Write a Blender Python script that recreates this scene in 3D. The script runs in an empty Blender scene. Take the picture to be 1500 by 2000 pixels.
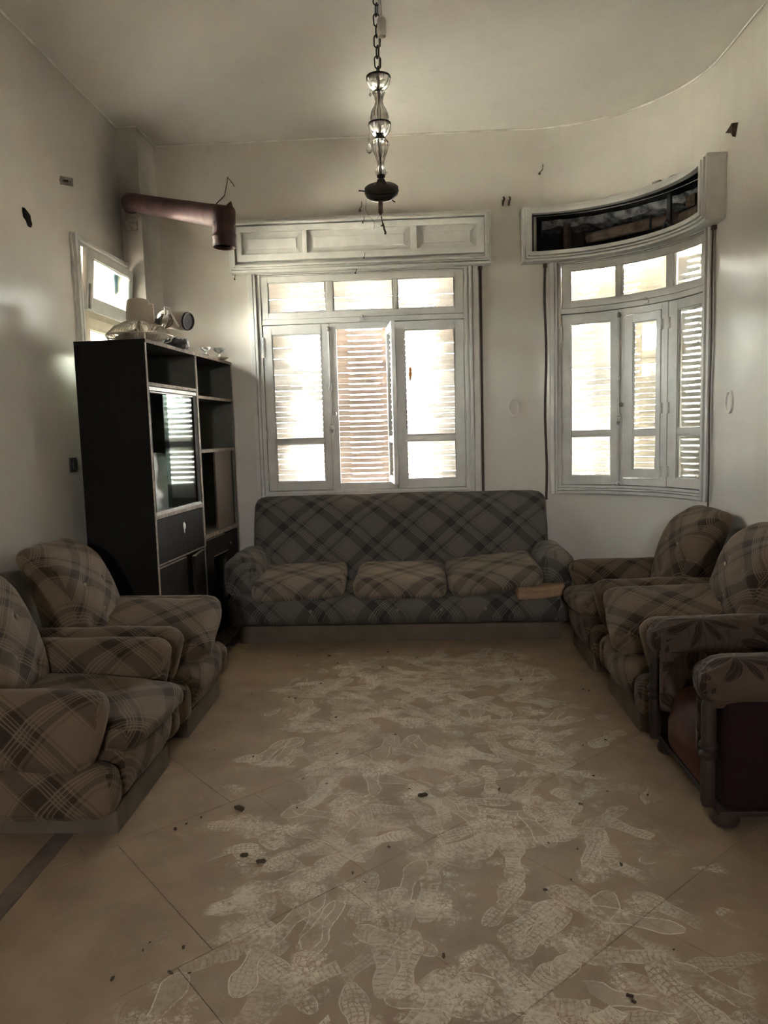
import bpy, bmesh, math, random
from math import sin, cos, pi, radians
from mathutils import Vector, Matrix, noise
from mathutils.geometry import tessellate_polygon

scn = bpy.context.scene
COL = scn.collection
# ---------------------------------------------------------------- camera
cam_d = bpy.data.cameras.new('camera')
cam = bpy.data.objects.new('camera', cam_d)
COL.objects.link(cam)
cR = Vector((0.99862112, 0.04475928, -0.02743115))
cU = Vector((0.02248133, 0.10756843, 0.99394347))
cF = Vector((-0.04743892, 0.99318963, -0.10641386))
M = Matrix.Identity(4)
for i in range(3):
    M[i][0], M[i][1], M[i][2] = cR[i], cU[i], -cF[i]
M.translation = (0, 0, 1.5)
cam.matrix_world = M
cam_d.sensor_fit = 'HORIZONTAL'
cam_d.sensor_width = 36
cam_d.lens = 36 * 1453.88 / 1500
cam_d.clip_start = 0.02
scn.camera = cam
# ---------------------------------------------------------------- sky, portals, exposure
world = bpy.data.worlds.new('sky')
scn.world = world
world.use_nodes = True
wt = world.node_tree
wt.nodes.clear()
wo = wt.nodes.new('ShaderNodeOutputWorld')
wb = wt.nodes.new('ShaderNodeBackground')
sky = wt.nodes.new('ShaderNodeTexSky')
sky.sky_type = 'NISHITA'
sky.sun_disc = False
sky.sun_elevation = radians(50)
sky.sun_rotation = radians(150)
sky.air_density = 1.0
sky.dust_density = 4.0
hs = wt.nodes.new('ShaderNodeHueSaturation')
hs.inputs['Saturation'].default_value = 0.22
wm = wt.nodes.new('ShaderNodeMix')
wm.data_type = 'RGBA'
wm.blend_type = 'MULTIPLY'
wm.inputs[0].default_value = 1.0
wm.inputs[7].default_value = (1.0, 0.97, 0.925, 1)
wt.links.new(sky.outputs[0], hs.inputs['Color'])
wt.links.new(hs.outputs[0], wm.inputs[6])
wt.links.new(wm.outputs[2], wb.inputs['Color'])
wb.inputs['Strength'].default_value = 4.0
wt.links.new(wb.outputs[0], wo.inputs[0])


def portal(name, loc, normal, sx, sy):
    d = bpy.data.lights.new(name, 'AREA')
    d.shape = 'RECTANGLE'
    d.size, d.size_y = sx, sy
    d.cycles.is_portal = True
    o = bpy.data.objects.new(name, d)
    COL.objects.link(o)
    o.location = loc
    o.rotation_euler = Vector(normal).to_track_quat('-Z', 'Y').to_euler()
    return o


portal('daylight_portal', (-0.4, 6.42, 1.9), (0, -1, 0), 2.0, 2.0)
portal('daylight_portal', (1.62, 6.25, 1.9), (-0.25, -1, 0), 1.5, 2.0)
portal('daylight_portal', (2.35, 5.55, 1.9), (-1, -0.3, 0), 1.5, 2.0)
portal('daylight_portal', (-2.5, 5.2, 2.1), (1, 0, 0), 1.1, 1.5)
portal('daylight_portal', (0.0, -5.1, 2.45), (0, 1, 0), 1.0, 0.8)  # portal of the added rear opening that gives fill light
sun_d = bpy.data.lights.new('sun', 'SUN')
sun_d.energy = 9.0
sun_d.angle = radians(0.6)
sun_d.color = (1.0, 0.95, 0.86)
sun = bpy.data.objects.new('sun', sun_d)
COL.objects.link(sun)
sun.rotation_euler = Vector((0.25, 0.62, -0.85)).to_track_quat('-Z', 'Y').to_euler()
vs = scn.view_settings
scn.display_settings.display_device = 'sRGB'
vs.view_transform = 'Standard'
vs.look = 'None'
vs.gamma = 1.0
vs.exposure = 3.92
vs.use_curve_mapping = False
try:
    cy = scn.cycles
    cy.use_denoising = True
    cy.max_bounces = 10
    cy.diffuse_bounces = 6
    cy.glossy_bounces = 4
    cy.transmission_bounces = 8
    cy.transparent_max_bounces = 12
    cy.caustics_reflective = False
    cy.caustics_refractive = False
    cy.sample_clamp_indirect = 12.0
except Exception:
    pass


# ---------------------------------------------------------------- material helpers
class NT:
    def __init__(self, name):
        self.m = bpy.data.materials.new(name)
        self.m.use_nodes = True
        self.t = self.m.node_tree
        self.t.nodes.clear()
        self.out = self.t.nodes.new('ShaderNodeOutputMaterial')

    def n(self, ty, ins=None, **kw):
        nd = self.t.nodes.new('ShaderNode' + ty)
        for k, v in kw.items():
            setattr(nd, k, v)
        for k, v in (ins or {}).items():
            self.set(nd, k, v)
        return nd

    def set(self, nd, k, v):
        s = nd.inputs[k]
        if isinstance(v, bpy.types.NodeSocket):
            self.t.links.new(v, s)
        elif isinstance(v, bpy.types.Node):
            self.t.links.new(v.outputs[0], s)
        elif isinstance(v, (tuple, list)) and s.type == 'RGBA' and len(v) == 3:
            s.default_value = (*v, 1)
        else:
            s.default_value = v

    def math(self, op, a, b=0.0, c=None, clamp=False):
        nd = self.n('Math', operation=op, use_clamp=clamp)
        self.set(nd, 0, a)
        self.set(nd, 1, b)
        if c is not None:
            self.set(nd, 2, c)
        return nd.outputs[0]

    def mix(self, f, a, b, blend='MIX'):
        nd = self.n('Mix', data_type='RGBA', blend_type=blend)
        self.set(nd, 0, f)
        self.set(nd, 6, a)
        self.set(nd, 7, b)
        return nd.outputs[2]

    def smooth(self, v, lo, hi):
        nd = self.n('MapRange', interpolation_type='SMOOTHSTEP')
        self.set(nd, 0, v)
        self.set(nd, 1, lo)
        self.set(nd, 2, hi)
        return nd.outputs[0]

    def noise(self, vec, scale, detail=3.0, rough=0.55):
        nd = self.n('TexNoise', {'Scale': scale, 'Detail': detail, 'Roughness': rough})
        if vec is not None:
            self.set(nd, 'Vector', vec)
        return nd.outputs[0]

    def bump(self, h, strength, dist):
        return self.n('Bump', {'Height': h, 'Strength': strength, 'Distance': dist}).outputs[0]

    def pbsdf(self, color, rough=0.5, spec=0.5, metal=0.0, normal=None, **ex):
        b = self.n('BsdfPrincipled', {'Base Color': color, 'Roughness': rough, 'Metallic': metal,
                                      'Specular IOR Level': spec})
        for k, v in ex.items():
            self.set(b, k.replace('_', ' '), v)
        if normal is not None:
            self.set(b, 'Normal', normal)
        return b.outputs[0]

    def done(self, sh):
        self.t.links.new(sh, self.out.inputs[0])
        return self.m


def pos(nt):
    return nt.n('NewGeometry').outputs['Position']


def objc(nt):
    return nt.n('TexCoord').outputs['Object']


def simple(name, col, rough=0.5, spec=0.4, metal=0.0, var=0.15, scale=8.0, bump=0.0, bscale=60.0, **ex):
    nt = NT(name)
    p = objc(nt)
    n1 = nt.noise(p, scale, 4.0)
    dark = tuple(c * (1 - var) for c in col)
    lite = tuple(min(1, c * (1 + var)) for c in col)
    c = nt.mix(nt.smooth(n1, 0.3, 0.7), dark, lite)
    nrm = None
    if bump:
        nrm = nt.bump(nt.noise(p, bscale, 3.0), bump, 0.002)
    return nt.done(nt.pbsdf(c, rough, spec, metal, nrm, **ex))


# ---- wall paint: old glossy oil paint with soot by the flue and grime
def wall_paint(name, base, gloss=0.28):
    nt = NT(name)
    p = pos(nt)
    big = nt.noise(p, 0.9, 4.0, 0.6)
    fine = nt.noise(p, 14.0, 5.0, 0.65)
    c = nt.mix(nt.smooth(big, 0.35, 0.7), tuple(b * 0.90 for b in base), base)
    c = nt.mix(nt.math('MULTIPLY', nt.smooth(fine, 0.58, 0.85), 0.25), c, (0.36, 0.31, 0.24))
    # soot and smoke stain round the flue hole, drawn upwards and down the corner
    d = nt.n('VectorMath', {0: p, 1: (-2.12, 5.62, 3.12)}, operation='SUBTRACT').outputs[0]
    d = nt.n('VectorMath', {0: d, 1: (2.2, 1.9, 1.0)}, operation='MULTIPLY').outputs[0]
    dist = nt.n('VectorMath', {0: d}, operation='LENGTH').outputs['Value']
    wob = nt.math('MULTIPLY', nt.math('SUBTRACT', nt.noise(p, 3.5, 4.0), 0.5), 0.5)
    soot = nt.math('SUBTRACT', 1.0, nt.smooth(nt.math('ADD', dist, wob), 0.02, 1.05))
    c = nt.mix(nt.math('MULTIPLY', soot, 0.82), c, (0.10, 0.09, 0.085))
    # faint vertical runs
    pr = nt.n('VectorMath', {0: p, 1: (9.0, 9.0, 0.55)}, operation='MULTIPLY').outputs[0]
    run = nt.smooth(nt.noise(pr, 1.0, 3.0), 0.56, 0.8)
    c = nt.mix(nt.math('MULTIPLY', run, 0.14), c, (0.42, 0.38, 0.30))
    rgh = nt.math('ADD', gloss, nt.math('MULTIPLY', fine, 0.16))
    nrm = nt.bump(nt.noise(p, 2.6, 3.0), 0.25, 0.02)
    nrm2 = nt.n('Bump', {'Height': nt.noise(p, 90.0, 3.0), 'Strength': 0.08, 'Distance': 0.002, 'Normal': nrm}).outputs[0]
    return nt.done(nt.pbsdf(c, rgh, 0.45, 0.0, nrm2))


WALL = wall_paint('cream_oil_paint', (0.685, 0.65, 0.595), 0.15)
CEIL = wall_paint('ceiling_paint', (0.74, 0.715, 0.67), 0.6)


def wood_paint(name, base):
    nt = NT(name)
    p = pos(nt)
    n1 = nt.noise(p, 6.0, 5.0, 0.65)
    n2 = nt.noise(p, 40.0, 4.0, 0.6)
    c = nt.mix(nt.smooth(n1, 0.3, 0.75), tuple(b * 0.84 for b in base), base)
    c = nt.mix(nt.math('MULTIPLY', nt.smooth(n2, 0.62, 0.8), 0.45), c, (0.30, 0.25, 0.2))
    return nt.done(nt.pbsdf(c, 0.34, 0.5, 0.0, nt.bump(n2, 0.12, 0.002)))


FRAME = wood_paint('white_window_paint', (0.66, 0.65, 0.625))
FRAME3 = wood_paint('tan_window_paint', (0.62, 0.53, 0.41))


# ---- floor tiles with trodden white plaster dust and shoe prints
def floor_mat(name, base):
    nt = NT(name)
    p = pos(nt)
    sx = nt.n('SeparateXYZ', {0: p})
    X, Y = sx.outputs[0], sx.outputs[1]
    mott = nt.noise(p, 5.0, 5.0, 0.6)
    spk = nt.noise(p, 130.0, 3.0, 0.6)
    fine = nt.noise(p, 55.0, 5.0, 0.7)
    c = nt.mix(nt.smooth(mott, 0.3, 0.7), tuple(b * 0.86 for b in base), tuple(b * 1.1 for b in base))
    c = nt.mix(nt.math('MULTIPLY', nt.smooth(spk, 0.55, 0.75), 0.25), c, tuple(b * 0.6 for b in base))
    # where people walked: middle of the room
    reg = nt.math('SUBTRACT', 1.0, nt.smooth(nt.math('ABSOLUTE', nt.math('SUBTRACT', X, 0.02)), 0.35, 1.12))
    regn = nt.math('ADD', reg, nt.math('MULTIPLY', nt.math('SUBTRACT', nt.noise(p, 2.3, 3.0), 0.5), 1.5))
    regn = nt.math('MULTIPLY', regn, nt.math('SUBTRACT', 1.0, nt.smooth(Y, 4.3, 5.4)))
    dens = nt.smooth(regn, 0.05, 0.85)
    total = None
    warp = nt.n('VectorMath', {0: nt.n('TexNoise', {'Vector': p, 'Scale': 9.0, 'Detail': 2.0}).outputs['Color'], 1: (0.5, 0.5, 0.5)},
                operation='SUBTRACT').outputs[0]
    for li, (cell, sd, seed) in enumerate([(0.34, 0.92, 0.0), (0.29, 0.88, 3.7), (0.37, 0.95, 7.3), (0.25, 0.85, 12.1), (0.31, 0.9, 21.9), (0.42, 0.95, 33.1)]):
        q = nt.n('VectorMath', {0: p, 1: (seed, seed * 1.7, 0.0)}, operation='ADD').outputs[0]
        q = nt.n('VectorMath', {0: nt.n('VectorMath', {0: warp, 'Scale': 0.035}, operation='SCALE').outputs[0], 1: q}, operation='ADD').outputs[0]
        v = nt.n('TexVoronoi', {'Vector': q, 'Scale': 1.0 / cell, 'Randomness': 1.0}, voronoi_dimensions='2D', feature='F1')
        rel = nt.n('VectorMath', {0: q, 1: v.outputs['Position']}, operation='SUBTRACT').outputs[0]
        rnd = nt.n('SeparateColor', {0: v.outputs['Color']})
        ang = nt.math('MULTIPLY', nt.math('SUBTRACT', rnd.outputs[0], 0.5), 6.0)
        rot = nt.n('VectorRotate', {'Vector': rel, 'Angle': ang}, rotation_type='Z_AXIS').outputs[0]
        rs = nt.n('SeparateXYZ', {0: rot})
        lx, ly = nt.math('DIVIDE', rs.outputs[0], sd), nt.math('DIVIDE', rs.outputs[1], sd)
        # sole outline: width along the length
        w = nt.n('FloatCurve', {1: nt.math('ADD', nt.math('MULTIPLY', ly, 3.2), 0.5)})
        cv = w.mapping.curves[0]
        pts = [(0.0, 0.0), (0.06, 0.36), (0.2, 0.5), (0.42, 0.40), (0.55, 0.46), (0.75, 0.66), (0.9, 0.5), (1.0, 0.0)]
        cv.points[0].location, cv.points[1].location = pts[0], pts[-1]
        for a in pts[1:-1]:
            cv.points.new(*a)
        w.mapping.update()
        edge = nt.math('SUBTRACT', nt.math('MULTIPLY', w.outputs[0], 0.075),
                       nt.math('ABSOLUTE', nt.math('ADD', lx, nt.math('MULTIPLY', nt.math('SINE', nt.math('MULTIPLY', ly, 14.0)), 0.006))))
        mask = nt.smooth(edge, 0.0, 0.004)
        rim = nt.math('MULTIPLY', mask, nt.math('SUBTRACT', 1.0, nt.smooth(edge, 0.004, 0.010)))
        # tread: curved cross bars and long bars
        bend = nt.math('MULTIPLY', nt.math('MULTIPLY', lx, lx), 6.0)
        tw = nt.math('MULTIPLY', nt.math('SUBTRACT', fine, 0.5), 0.03)
        f1 = nt.math('ABSOLUTE', nt.math('SINE', nt.math('MULTIPLY', nt.math('ADD', nt.math('ADD', ly, bend), tw), 165.0)))
        f2 = nt.math('ABSOLUTE', nt.math('SINE', nt.math('MULTIPLY', nt.math('ADD', nt.math('ADD', lx, nt.math('MULTIPLY', nt.math('MULTIPLY', ly, ly), 0.5)), tw), 160.0)))
        g = nt.math('MINIMUM', f1, nt.math('ADD', f2, nt.smooth(rnd.outputs[1], 0.45, 0.55)))
        lines = nt.smooth(g, 0.14, 0.40)
        plain = nt.smooth(rnd.outputs[2], 0.72, 0.8)
        tread = nt.math('MAXIMUM', nt.math('MULTIPLY', nt.math('MULTIPLY', lines, 0.8), nt.math('SUBTRACT', 1.0, plain)), nt.math('MULTIPLY', plain, 0.25))
        pr = nt.math('MULTIPLY', mask, nt.math('MAXIMUM', tread, rim))
        gate = nt.smooth(nt.math('SUBTRACT', nt.math('MULTIPLY', dens, 1.15), rnd.outputs[1]), -0.05, 0.2)
        amt = nt.math('MULTIPLY', nt.math('MULTIPLY', pr, gate), nt.math('ADD', 0.35, nt.math('MULTIPLY', rnd.outputs[2], 0.65)))
        total = amt if total is None else nt.math('MAXIMUM', total, amt)
    # scuffed smears and broken plaster flakes
    vd = nt.n('TexVoronoi', {'Vector': nt.n('VectorMath', {0: nt.n('VectorMath', {0: nt.n('TexNoise', {'Vector': p, 'Scale': 40.0, 'Detail': 3.0}).outputs['Color'], 'Scale': 0.03}, operation='SCALE').outputs[0], 1: p}, operation='ADD').outputs[0], 'Scale': 52.0}, feature='DISTANCE_TO_EDGE')
    flake = nt.math('MULTIPLY', nt.smooth(vd.outputs[0], 0.02, 0.09), nt.smooth(nt.noise(p, 4.2, 5.0, 0.65), 0.50, 0.62))
    total = nt.math('MAXIMUM', total, nt.math('MULTIPLY', nt.math('MULTIPLY', flake, dens), 0.8))
    erode = nt.smooth(nt.math('ADD', fine, nt.math('MULTIPLY', nt.noise(p, 7.0, 4.0, 0.65), 0.9)), 0.68, 1.06)
    total = nt.math('MULTIPLY', total, nt.math('ADD', 0.08, nt.math('MULTIPLY', erode, 1.0)), clamp=True)
    film = nt.math('MULTIPLY', nt.math('MULTIPLY', dens, nt.smooth(nt.noise(p, 6.0, 4.0, 0.6), 0.35, 0.75)), 0.14)
    total = nt.math('MAXIMUM', total, film)
    c = nt.mix(total, c, (0.66, 0.60, 0.485))
    rgh = nt.math('ADD', 0.62, nt.math('MULTIPLY', total, 0.3))
    nrm = nt.bump(nt.math('ADD', total, nt.math('MULTIPLY', spk, 0.08)), 0.25, 0.002)
    return nt.done(nt.pbsdf(c, rgh, 0.16, 0.0, nrm))


FLOOR = floor_mat('dusty_floor_tile', (0.268, 0.195, 0.130))
FLOORB = simple('dark_border_tile', (0.13, 0.10, 0.078), 0.6, 0.4, var=0.25)
GROUT = simple('dark_grout', (0.045, 0.036, 0.028), 0.8, 0.2)


# ---- plaid velour
def plaid(name, tan, brown, light, mid, period=0.31):
    nt = NT(name)
    uv = nt.n('UVMap')
    mp = nt.n('Mapping', {'Vector': uv.outputs[0], 'Rotation': (0, 0, radians(45)), 'Scale': (1 / period, 1 / period, 1)})
    wob = nt.n('TexNoise', {'Vector': uv.outputs[0], 'Scale': 5.0, 'Detail': 2.0}).outputs['Color']
    wv = nt.n('VectorMath', {0: nt.n('VectorMath', {0: wob, 1: (0.5, 0.5, 0.5)}, operation='SUBTRACT').outputs[0], 'Scale': 0.10}, operation='SCALE').outputs[0]
    vv = nt.n('VectorMath', {0: mp.outputs[0], 1: wv}, operation='ADD').outputs[0]
    s = nt.n('SeparateXYZ', {0: vv})
    bands, lines = [], []
    for k in range(2):
        fr = nt.math('FRACT', nt.math('ADD', s.outputs[k], 40.0))
        rb = nt.n('ValToRGB', {0: fr})
        rb.color_ramp.interpolation = 'CONSTANT'
        el = rb.color_ramp.elements
        el[0].position, el[0].color = 0.0, (0.95, 0.95, 0.95, 1)
        el[1].position, el[1].color = 0.20, (0.55, 0.55, 0.55, 1)
        for q, val in [(0.38, 0.85), (0.46, 0.0), (0.50, 0.45), (0.53, 0.0), (0.93, 0.4), (0.95, 0.0), (0.97, 0.5)]:
            e = el.new(q)
            e.color = (val, val, val, 1)
        bands.append(rb.outputs[0])
        rl = nt.n('ValToRGB', {0: fr})
        rl.color_ramp.interpolation = 'CONSTANT'
        el = rl.color_ramp.elements
        el[0].position, el[0].color = 0.0, (0, 0, 0, 1)
        el[1].position, el[1].color = 0.215, (1, 1, 1, 1)
        for q, val in [(0.232, 0.0), (0.265, 0.9), (0.283, 0.0), (0.315, 0.9), (0.332, 0.0), (0.365, 0.8), (0.378, 0.0), (0.955, 0.6), (0.967, 0)]:
            e = el.new(q)
            e.color = (val, val, val, 1)
        lines.append(rl.outputs[0])
    b = nt.math('ADD', nt.math('MULTIPLY', bands[0], 0.58), nt.math('MULTIPLY', bands[1], 0.58), clamp=True)
    l = nt.math('MAXIMUM', lines[0], lines[1])
    fz = nt.noise(uv.outputs[0], 220.0, 2.0)
    wear = nt.smooth(nt.noise(objc(nt), 3.0, 4.0), 0.35, 0.75)
    c = nt.mix(b, tan, brown)
    c = nt.mix(nt.math('MULTIPLY', l, 0.62), c, light)
    c = nt.mix(nt.math('MULTIPLY', wear, 0.18), c, mid)
    c = nt.mix(0.14, c, nt.mix(fz, tuple(x * 0.5 for x in mid), tuple(x * 1.3 for x in mid)))
    nrm = nt.bump(nt.math('ADD', fz, nt.math('MULTIPLY', nt.noise(objc(nt), 9.0, 3.0), 3.0)), 0.35, 0.004)
    return nt.done(nt.pbsdf(c, 0.85, 0.15, 0.0, nrm, Sheen_Weight=0.12, Sheen_Roughness=0.45, Sheen_Tint=(0.8, 0.7, 0.58, 1)))


PLAID = plaid('brown_plaid_velour', (0.150, 0.106, 0.070), (0.020, 0.012, 0.0085), (0.20, 0.155, 0.11), (0.078, 0.053, 0.036))
PLAID_S = plaid('hazed_plaid_velour', (0.155, 0.138, 0.118), (0.036, 0.033, 0.031), (0.26, 0.24, 0.21), (0.095, 0.086, 0.076))  # armchair plaid turned greyer for the sofa: lens haze put into the colour

PLAID_C = plaid('brightened_plaid_velour', (0.27, 0.225, 0.175), (0.058, 0.046, 0.038), (0.36, 0.31, 0.25), (0.15, 0.125, 0.10))  # plaid lightened for the sofa cushions: light on their tops put into colour


def leaf_velvet():
    nt = NT('leaf_pattern_velvet')
    uv = nt.n('UVMap')
    wob = nt.n('TexNoise', {'Vector': uv.outputs[0], 'Scale': 4.0, 'Detail': 1.0}).outputs['Color']
    wv = nt.n('VectorMath', {0: wob, 'Scale': 0.12}, operation='SCALE').outputs[0]
    q = nt.n('VectorMath', {0: uv.outputs[0], 1: wv}, operation='ADD').outputs[0]
    v = nt.n('TexVoronoi', {'Vector': q, 'Scale': 3.4, 'Randomness': 0.8}, voronoi_dimensions='2D')
    rel = nt.n('VectorMath', {0: q, 1: v.outputs['Position']}, operation='SUBTRACT').outputs[0]
    s = nt.n('SeparateXYZ', {0: rel})
    ang = nt.math('ARCTAN2', s.outputs[0], s.outputs[1])
    rad = nt.n('VectorMath', {0: rel}, operation='LENGTH').outputs['Value']
    pet = nt.math('ABSOLUTE', nt.math('SINE', nt.math('MULTIPLY', ang, 4.5)))
    lim = nt.math('ADD', nt.math('MULTIPLY', pet, 0.17), 0.015)
    petal = nt.math('SUBTRACT', 1.0, nt.smooth(nt.math('SUBTRACT', rad, lim), -0.012, 0.004))
    inner = nt.smooth(rad, 0.02, 0.05)
    vein = nt.smooth(nt.math('ABSOLUTE', nt.math('SUBTRACT', pet, 0.93)), 0.0, 0.06)
    f = nt.math('MULTIPLY', nt.math('MULTIPLY', petal, inner), nt.math('ADD', 0.55, nt.math('MULTIPLY', vein, 0.45)))
    curls = nt.n('TexWave', {'Vector': q, 'Scale': 9.0, 'Distortion': 9.0, 'Detail': 1.0})
    fl = nt.math('MULTIPLY', nt.smooth(curls.outputs[1], 0.75, 0.9), nt.smooth(nt.noise(uv.outputs[0], 3.0, 1.0), 0.5, 0.6))
    c = nt.mix(f, (0.070, 0.047, 0.034), (0.023, 0.012, 0.0095))
    c = nt.mix(nt.math('MULTIPLY', fl, 0.5), c, (0.035, 0.02, 0.014))
    fz = nt.noise(uv.outputs[0], 200.0, 2.0)
    return nt.done(nt.pbsdf(c, 0.8, 0.2, 0.0, nt.bump(nt.math('ADD', fz, f), 0.3, 0.004), Sheen_Weight=0.12, Sheen_Roughness=0.4,
                            Sheen_Tint=(0.75, 0.6, 0.5, 1)))


LEAF = leaf_velvet()
LEATHER = simple('worn_red_brown_leatherette', (0.075, 0.026, 0.013), 0.75, 0.2, var=0.35, scale=5, bump=0.3, bscale=90)
MAROON = simple('dark_maroon_cloth', (0.013, 0.0035, 0.0035), 0.85, 0.2, var=0.2, bump=0.2, bscale=200)
TANCLOTH = simple('tan_stained_cloth', (0.11, 0.08, 0.052), 0.85, 0.2, var=0.3, scale=6, bump=0.3, bscale=40)
ORANGE = simple('orange_tan_foam', (0.34, 0.225, 0.14), 0.9, 0.15, var=0.15, scale=12, bump=0.4, bscale=60)
POSTWOOD = simple('dark_turned_wood', (0.032, 0.021, 0.017), 0.6, 0.25, var=0.25, scale=14)
PLINTH = simple('grey_brown_plinth_laminate', (0.125, 0.10, 0.075), 0.7, 0.1, var=0.15, scale=5)
BUTTON = simple('cloth_button', (0.20, 0.16, 0.12), 0.7, 0.3)


def wood(name, a, b, rough=0.5, scale=(3, 3, 0.35), spec=0.4):
    nt = NT(name)
    p = objc(nt)
    mp = nt.n('Mapping', {'Vector': p, 'Scale': scale})
    w = nt.n('TexNoise', {'Vector': mp.outputs[0], 'Scale': 16.0, 'Detail': 6.0, 'Roughness': 0.65, 'Distortion': 0.8}).outputs[0]
    c = nt.mix(nt.smooth(w, 0.3, 0.7), a, b)
    dust = nt.smooth(nt.noise(p, 7.0, 5.0, 0.7), 0.62, 0.85)
    c = nt.mix(nt.math('MULTIPLY', dust, 0.10), c, (0.3, 0.27, 0.23))
    return nt.done(nt.pbsdf(c, rough, spec, 0.0, nt.bump(w, 0.08, 0.002)))


CARC = wood('black_brown_laminate', (0.008, 0.0072, 0.007), (0.012, 0.0108, 0.010), 0.7, spec=0.12)
FACE = wood('dark_walnut_veneer', (0.012, 0.0085, 0.007), (0.02, 0.014, 0.011), 0.7, spec=0.08)
BACKP = simple('grey_green_hardboard', (0.36, 0.365, 0.31), 0.7, 0.25, var=0.12)
INNER = simple('grey_green_laminate', (0.125, 0.125, 0.107), 0.6, 0.25, var=0.12)
EDGE = simple('dusty_bare_wood_edge', (0.20, 0.16, 0.13), 0.7, 0.2, var=0.3, scale=30)
BROWNP = wood('brown_veneer_panel', (0.085, 0.062, 0.05), (0.12, 0.088, 0.07), 0.4)
ALU = simple('dull_aluminium', (0.30, 0.285, 0.265), 0.5, 0.5, 0.3, var=0.1, scale=20)
STEEL = simple('dull_steel', (0.30, 0.28, 0.25), 0.4, 0.5, 0.8, var=0.25, scale=25)
DARKM = simple('dark_bronze', (0.03, 0.026, 0.022), 0.45, 0.5, 0.5, var=0.3, scale=25)
RUST = simple('rusty_iron', (0.10, 0.07, 0.055), 0.7, 0.3, 0.3, var=0.4, scale=40)
FLUE = simple('brown_maroon_enamel', (0.068, 0.034, 0.033), 0.68, 0.3, 0.0, var=0.3, scale=9, bump=0.1, bscale=50)
SOOT = simple('soot_black', (0.012, 0.011, 0.010), 0.95, 0.1)
FLANGE = simple('sooty_plaster_collar', (0.20, 0.18, 0.165), 0.7, 0.3, var=0.3, scale=30)
CREAM = simple('aged_cream_plastic', (0.40, 0.345, 0.28), 0.4, 0.45, var=0.12, scale=6)
WHITEP = simple('white_porcelain', (0.66, 0.64, 0.60), 0.35, 0.5, var=0.1)
CABLE = simple('dirty_tan_cable', (0.15, 0.12, 0.09), 0.6, 0.3)
BLACKP = simple('black_plastic', (0.018, 0.018, 0.02), 0.4, 0.45)
STRAP = simple('brown_grey_webbing', (0.085, 0.068, 0.062), 0.85, 0.2, var=0.2, scale=30)
DEBRIS = simple('dry_brown_debris', (0.06, 0.042, 0.026), 0.9, 0.2, var=0.45, scale=50)
PLASTER = simple('crumbled_plaster', (0.28, 0.25, 0.21), 0.9, 0.2, var=0.35, scale=30, bump=0.5, bscale=60)
GREYCLOTH = simple('grey_plastic_bag', (0.14, 0.14, 0.15), 0.45, 0.45, var=0.6, scale=14)
PAPER = simple('greyish_wrapping_plastic', (0.42, 0.44, 0.43), 0.35, 0.5, var=0.25, scale=9, bump=0.6, bscale=14)
CAVITY = simple('dark_cavity_board', (0.035, 0.035, 0.042), 0.8, 0.2, var=0.5, scale=12)  # near-black lining of the shutter cavity and the wall hole
CAVROLL = simple('dusty_wooden_roller', (0.13, 0.095, 0.075), 0.7, 0.2, var=0.4, scale=12)
CAVDUST = simple('dusty_grey_plaster', (0.24, 0.24, 0.26), 0.9, 0.2, var=0.7, scale=16)
CONCRETE = simple('outside_concrete', (0.5, 0.46, 0.40), 0.9, 0.2, var=0.15, scale=2)
POSTBEIGE = simple('beige_painted_post', (0.60, 0.52, 0.40), 0.7, 0.3)
ORCHIP = simple('orange_paint_chip', (0.50, 0.20, 0.04), 0.7, 0.3)


def slat_mat(name, col, trans):
    nt = NT(name)
    p = objc(nt)
    mp = nt.n('Mapping', {'Vector': pos(nt), 'Scale': (1.2, 1.2, 22.9)})
    n1 = nt.noise(mp.outputs[0], 1.0, 3.0)
    n2 = nt.noise(p, 25.0, 4.0)
    c = nt.mix(nt.smooth(n1, 0.3, 0.7), tuple(x * 0.8 for x in col), col)
    c = nt.mix(nt.math('MULTIPLY', nt.smooth(n2, 0.55, 0.8), 0.3), c, tuple(x * 0.5 for x in col))
    b = nt.pbsdf(c, 0.6, 0.3)
    t = nt.n('BsdfTranslucent', {'Color': c}).outputs[0]
    m = nt.n('MixShader', {0: trans, 1: b, 2: t}).outputs[0]
    return nt.done(m)


SLAT = slat_mat('tan_shutter_slat', (0.50, 0.41, 0.335), 0.02)
TEAL = slat_mat('teal_film', (0.16, 0.42, 0.46), 0.22)
SLAT2 = slat_mat('buff_shutter_slat', (0.53, 0.465, 0.375), 0.01)


def dirty_glass(name, veil, tint=(0.9, 0.93, 0.9)):
    nt = NT(name)
    p = pos(nt)
    n1 = nt.noise(p, 5.0, 5.0, 0.65)
    n2 = nt.noise(nt.n('Mapping', {'Vector': p, 'Scale': (6, 6, 1.5)}).outputs[0], 6.0, 4.0)
    f = nt.math('MULTIPLY', nt.math('ADD', nt.smooth(n1, 0.25, 0.8), nt.math('MULTIPLY', n2, 0.5)), veil, clamp=True)
    tr = nt.n('BsdfTransparent', {'Color': (*tint, 1)}).outputs[0]
    tl = nt.n('BsdfTranslucent', {'Color': (0.85, 0.86, 0.84, 1)}).outputs[0]
    m = nt.n('MixShader', {0: f, 1: tr, 2: tl}).outputs[0]
    gl = nt.n('BsdfGlossy', {'Color': (1, 1, 1, 1), 'Roughness': 0.06}).outputs[0]
    fr = nt.n('Fresnel', {'IOR': 1.45}).outputs[0]
    m = nt.n('MixShader', {0: nt.math('MULTIPLY', fr, 0.9), 1: m, 2: gl}).outputs[0]
    return nt.done(m)


GLASS = dirty_glass('dusty_window_glass', 0.15)
GLASS_M = dirty_glass('thin_window_glass', 0.06)
GLASS_C = dirty_glass('cabinet_sliding_glass', 0.015, (0.80, 0.86, 0.84))


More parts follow.
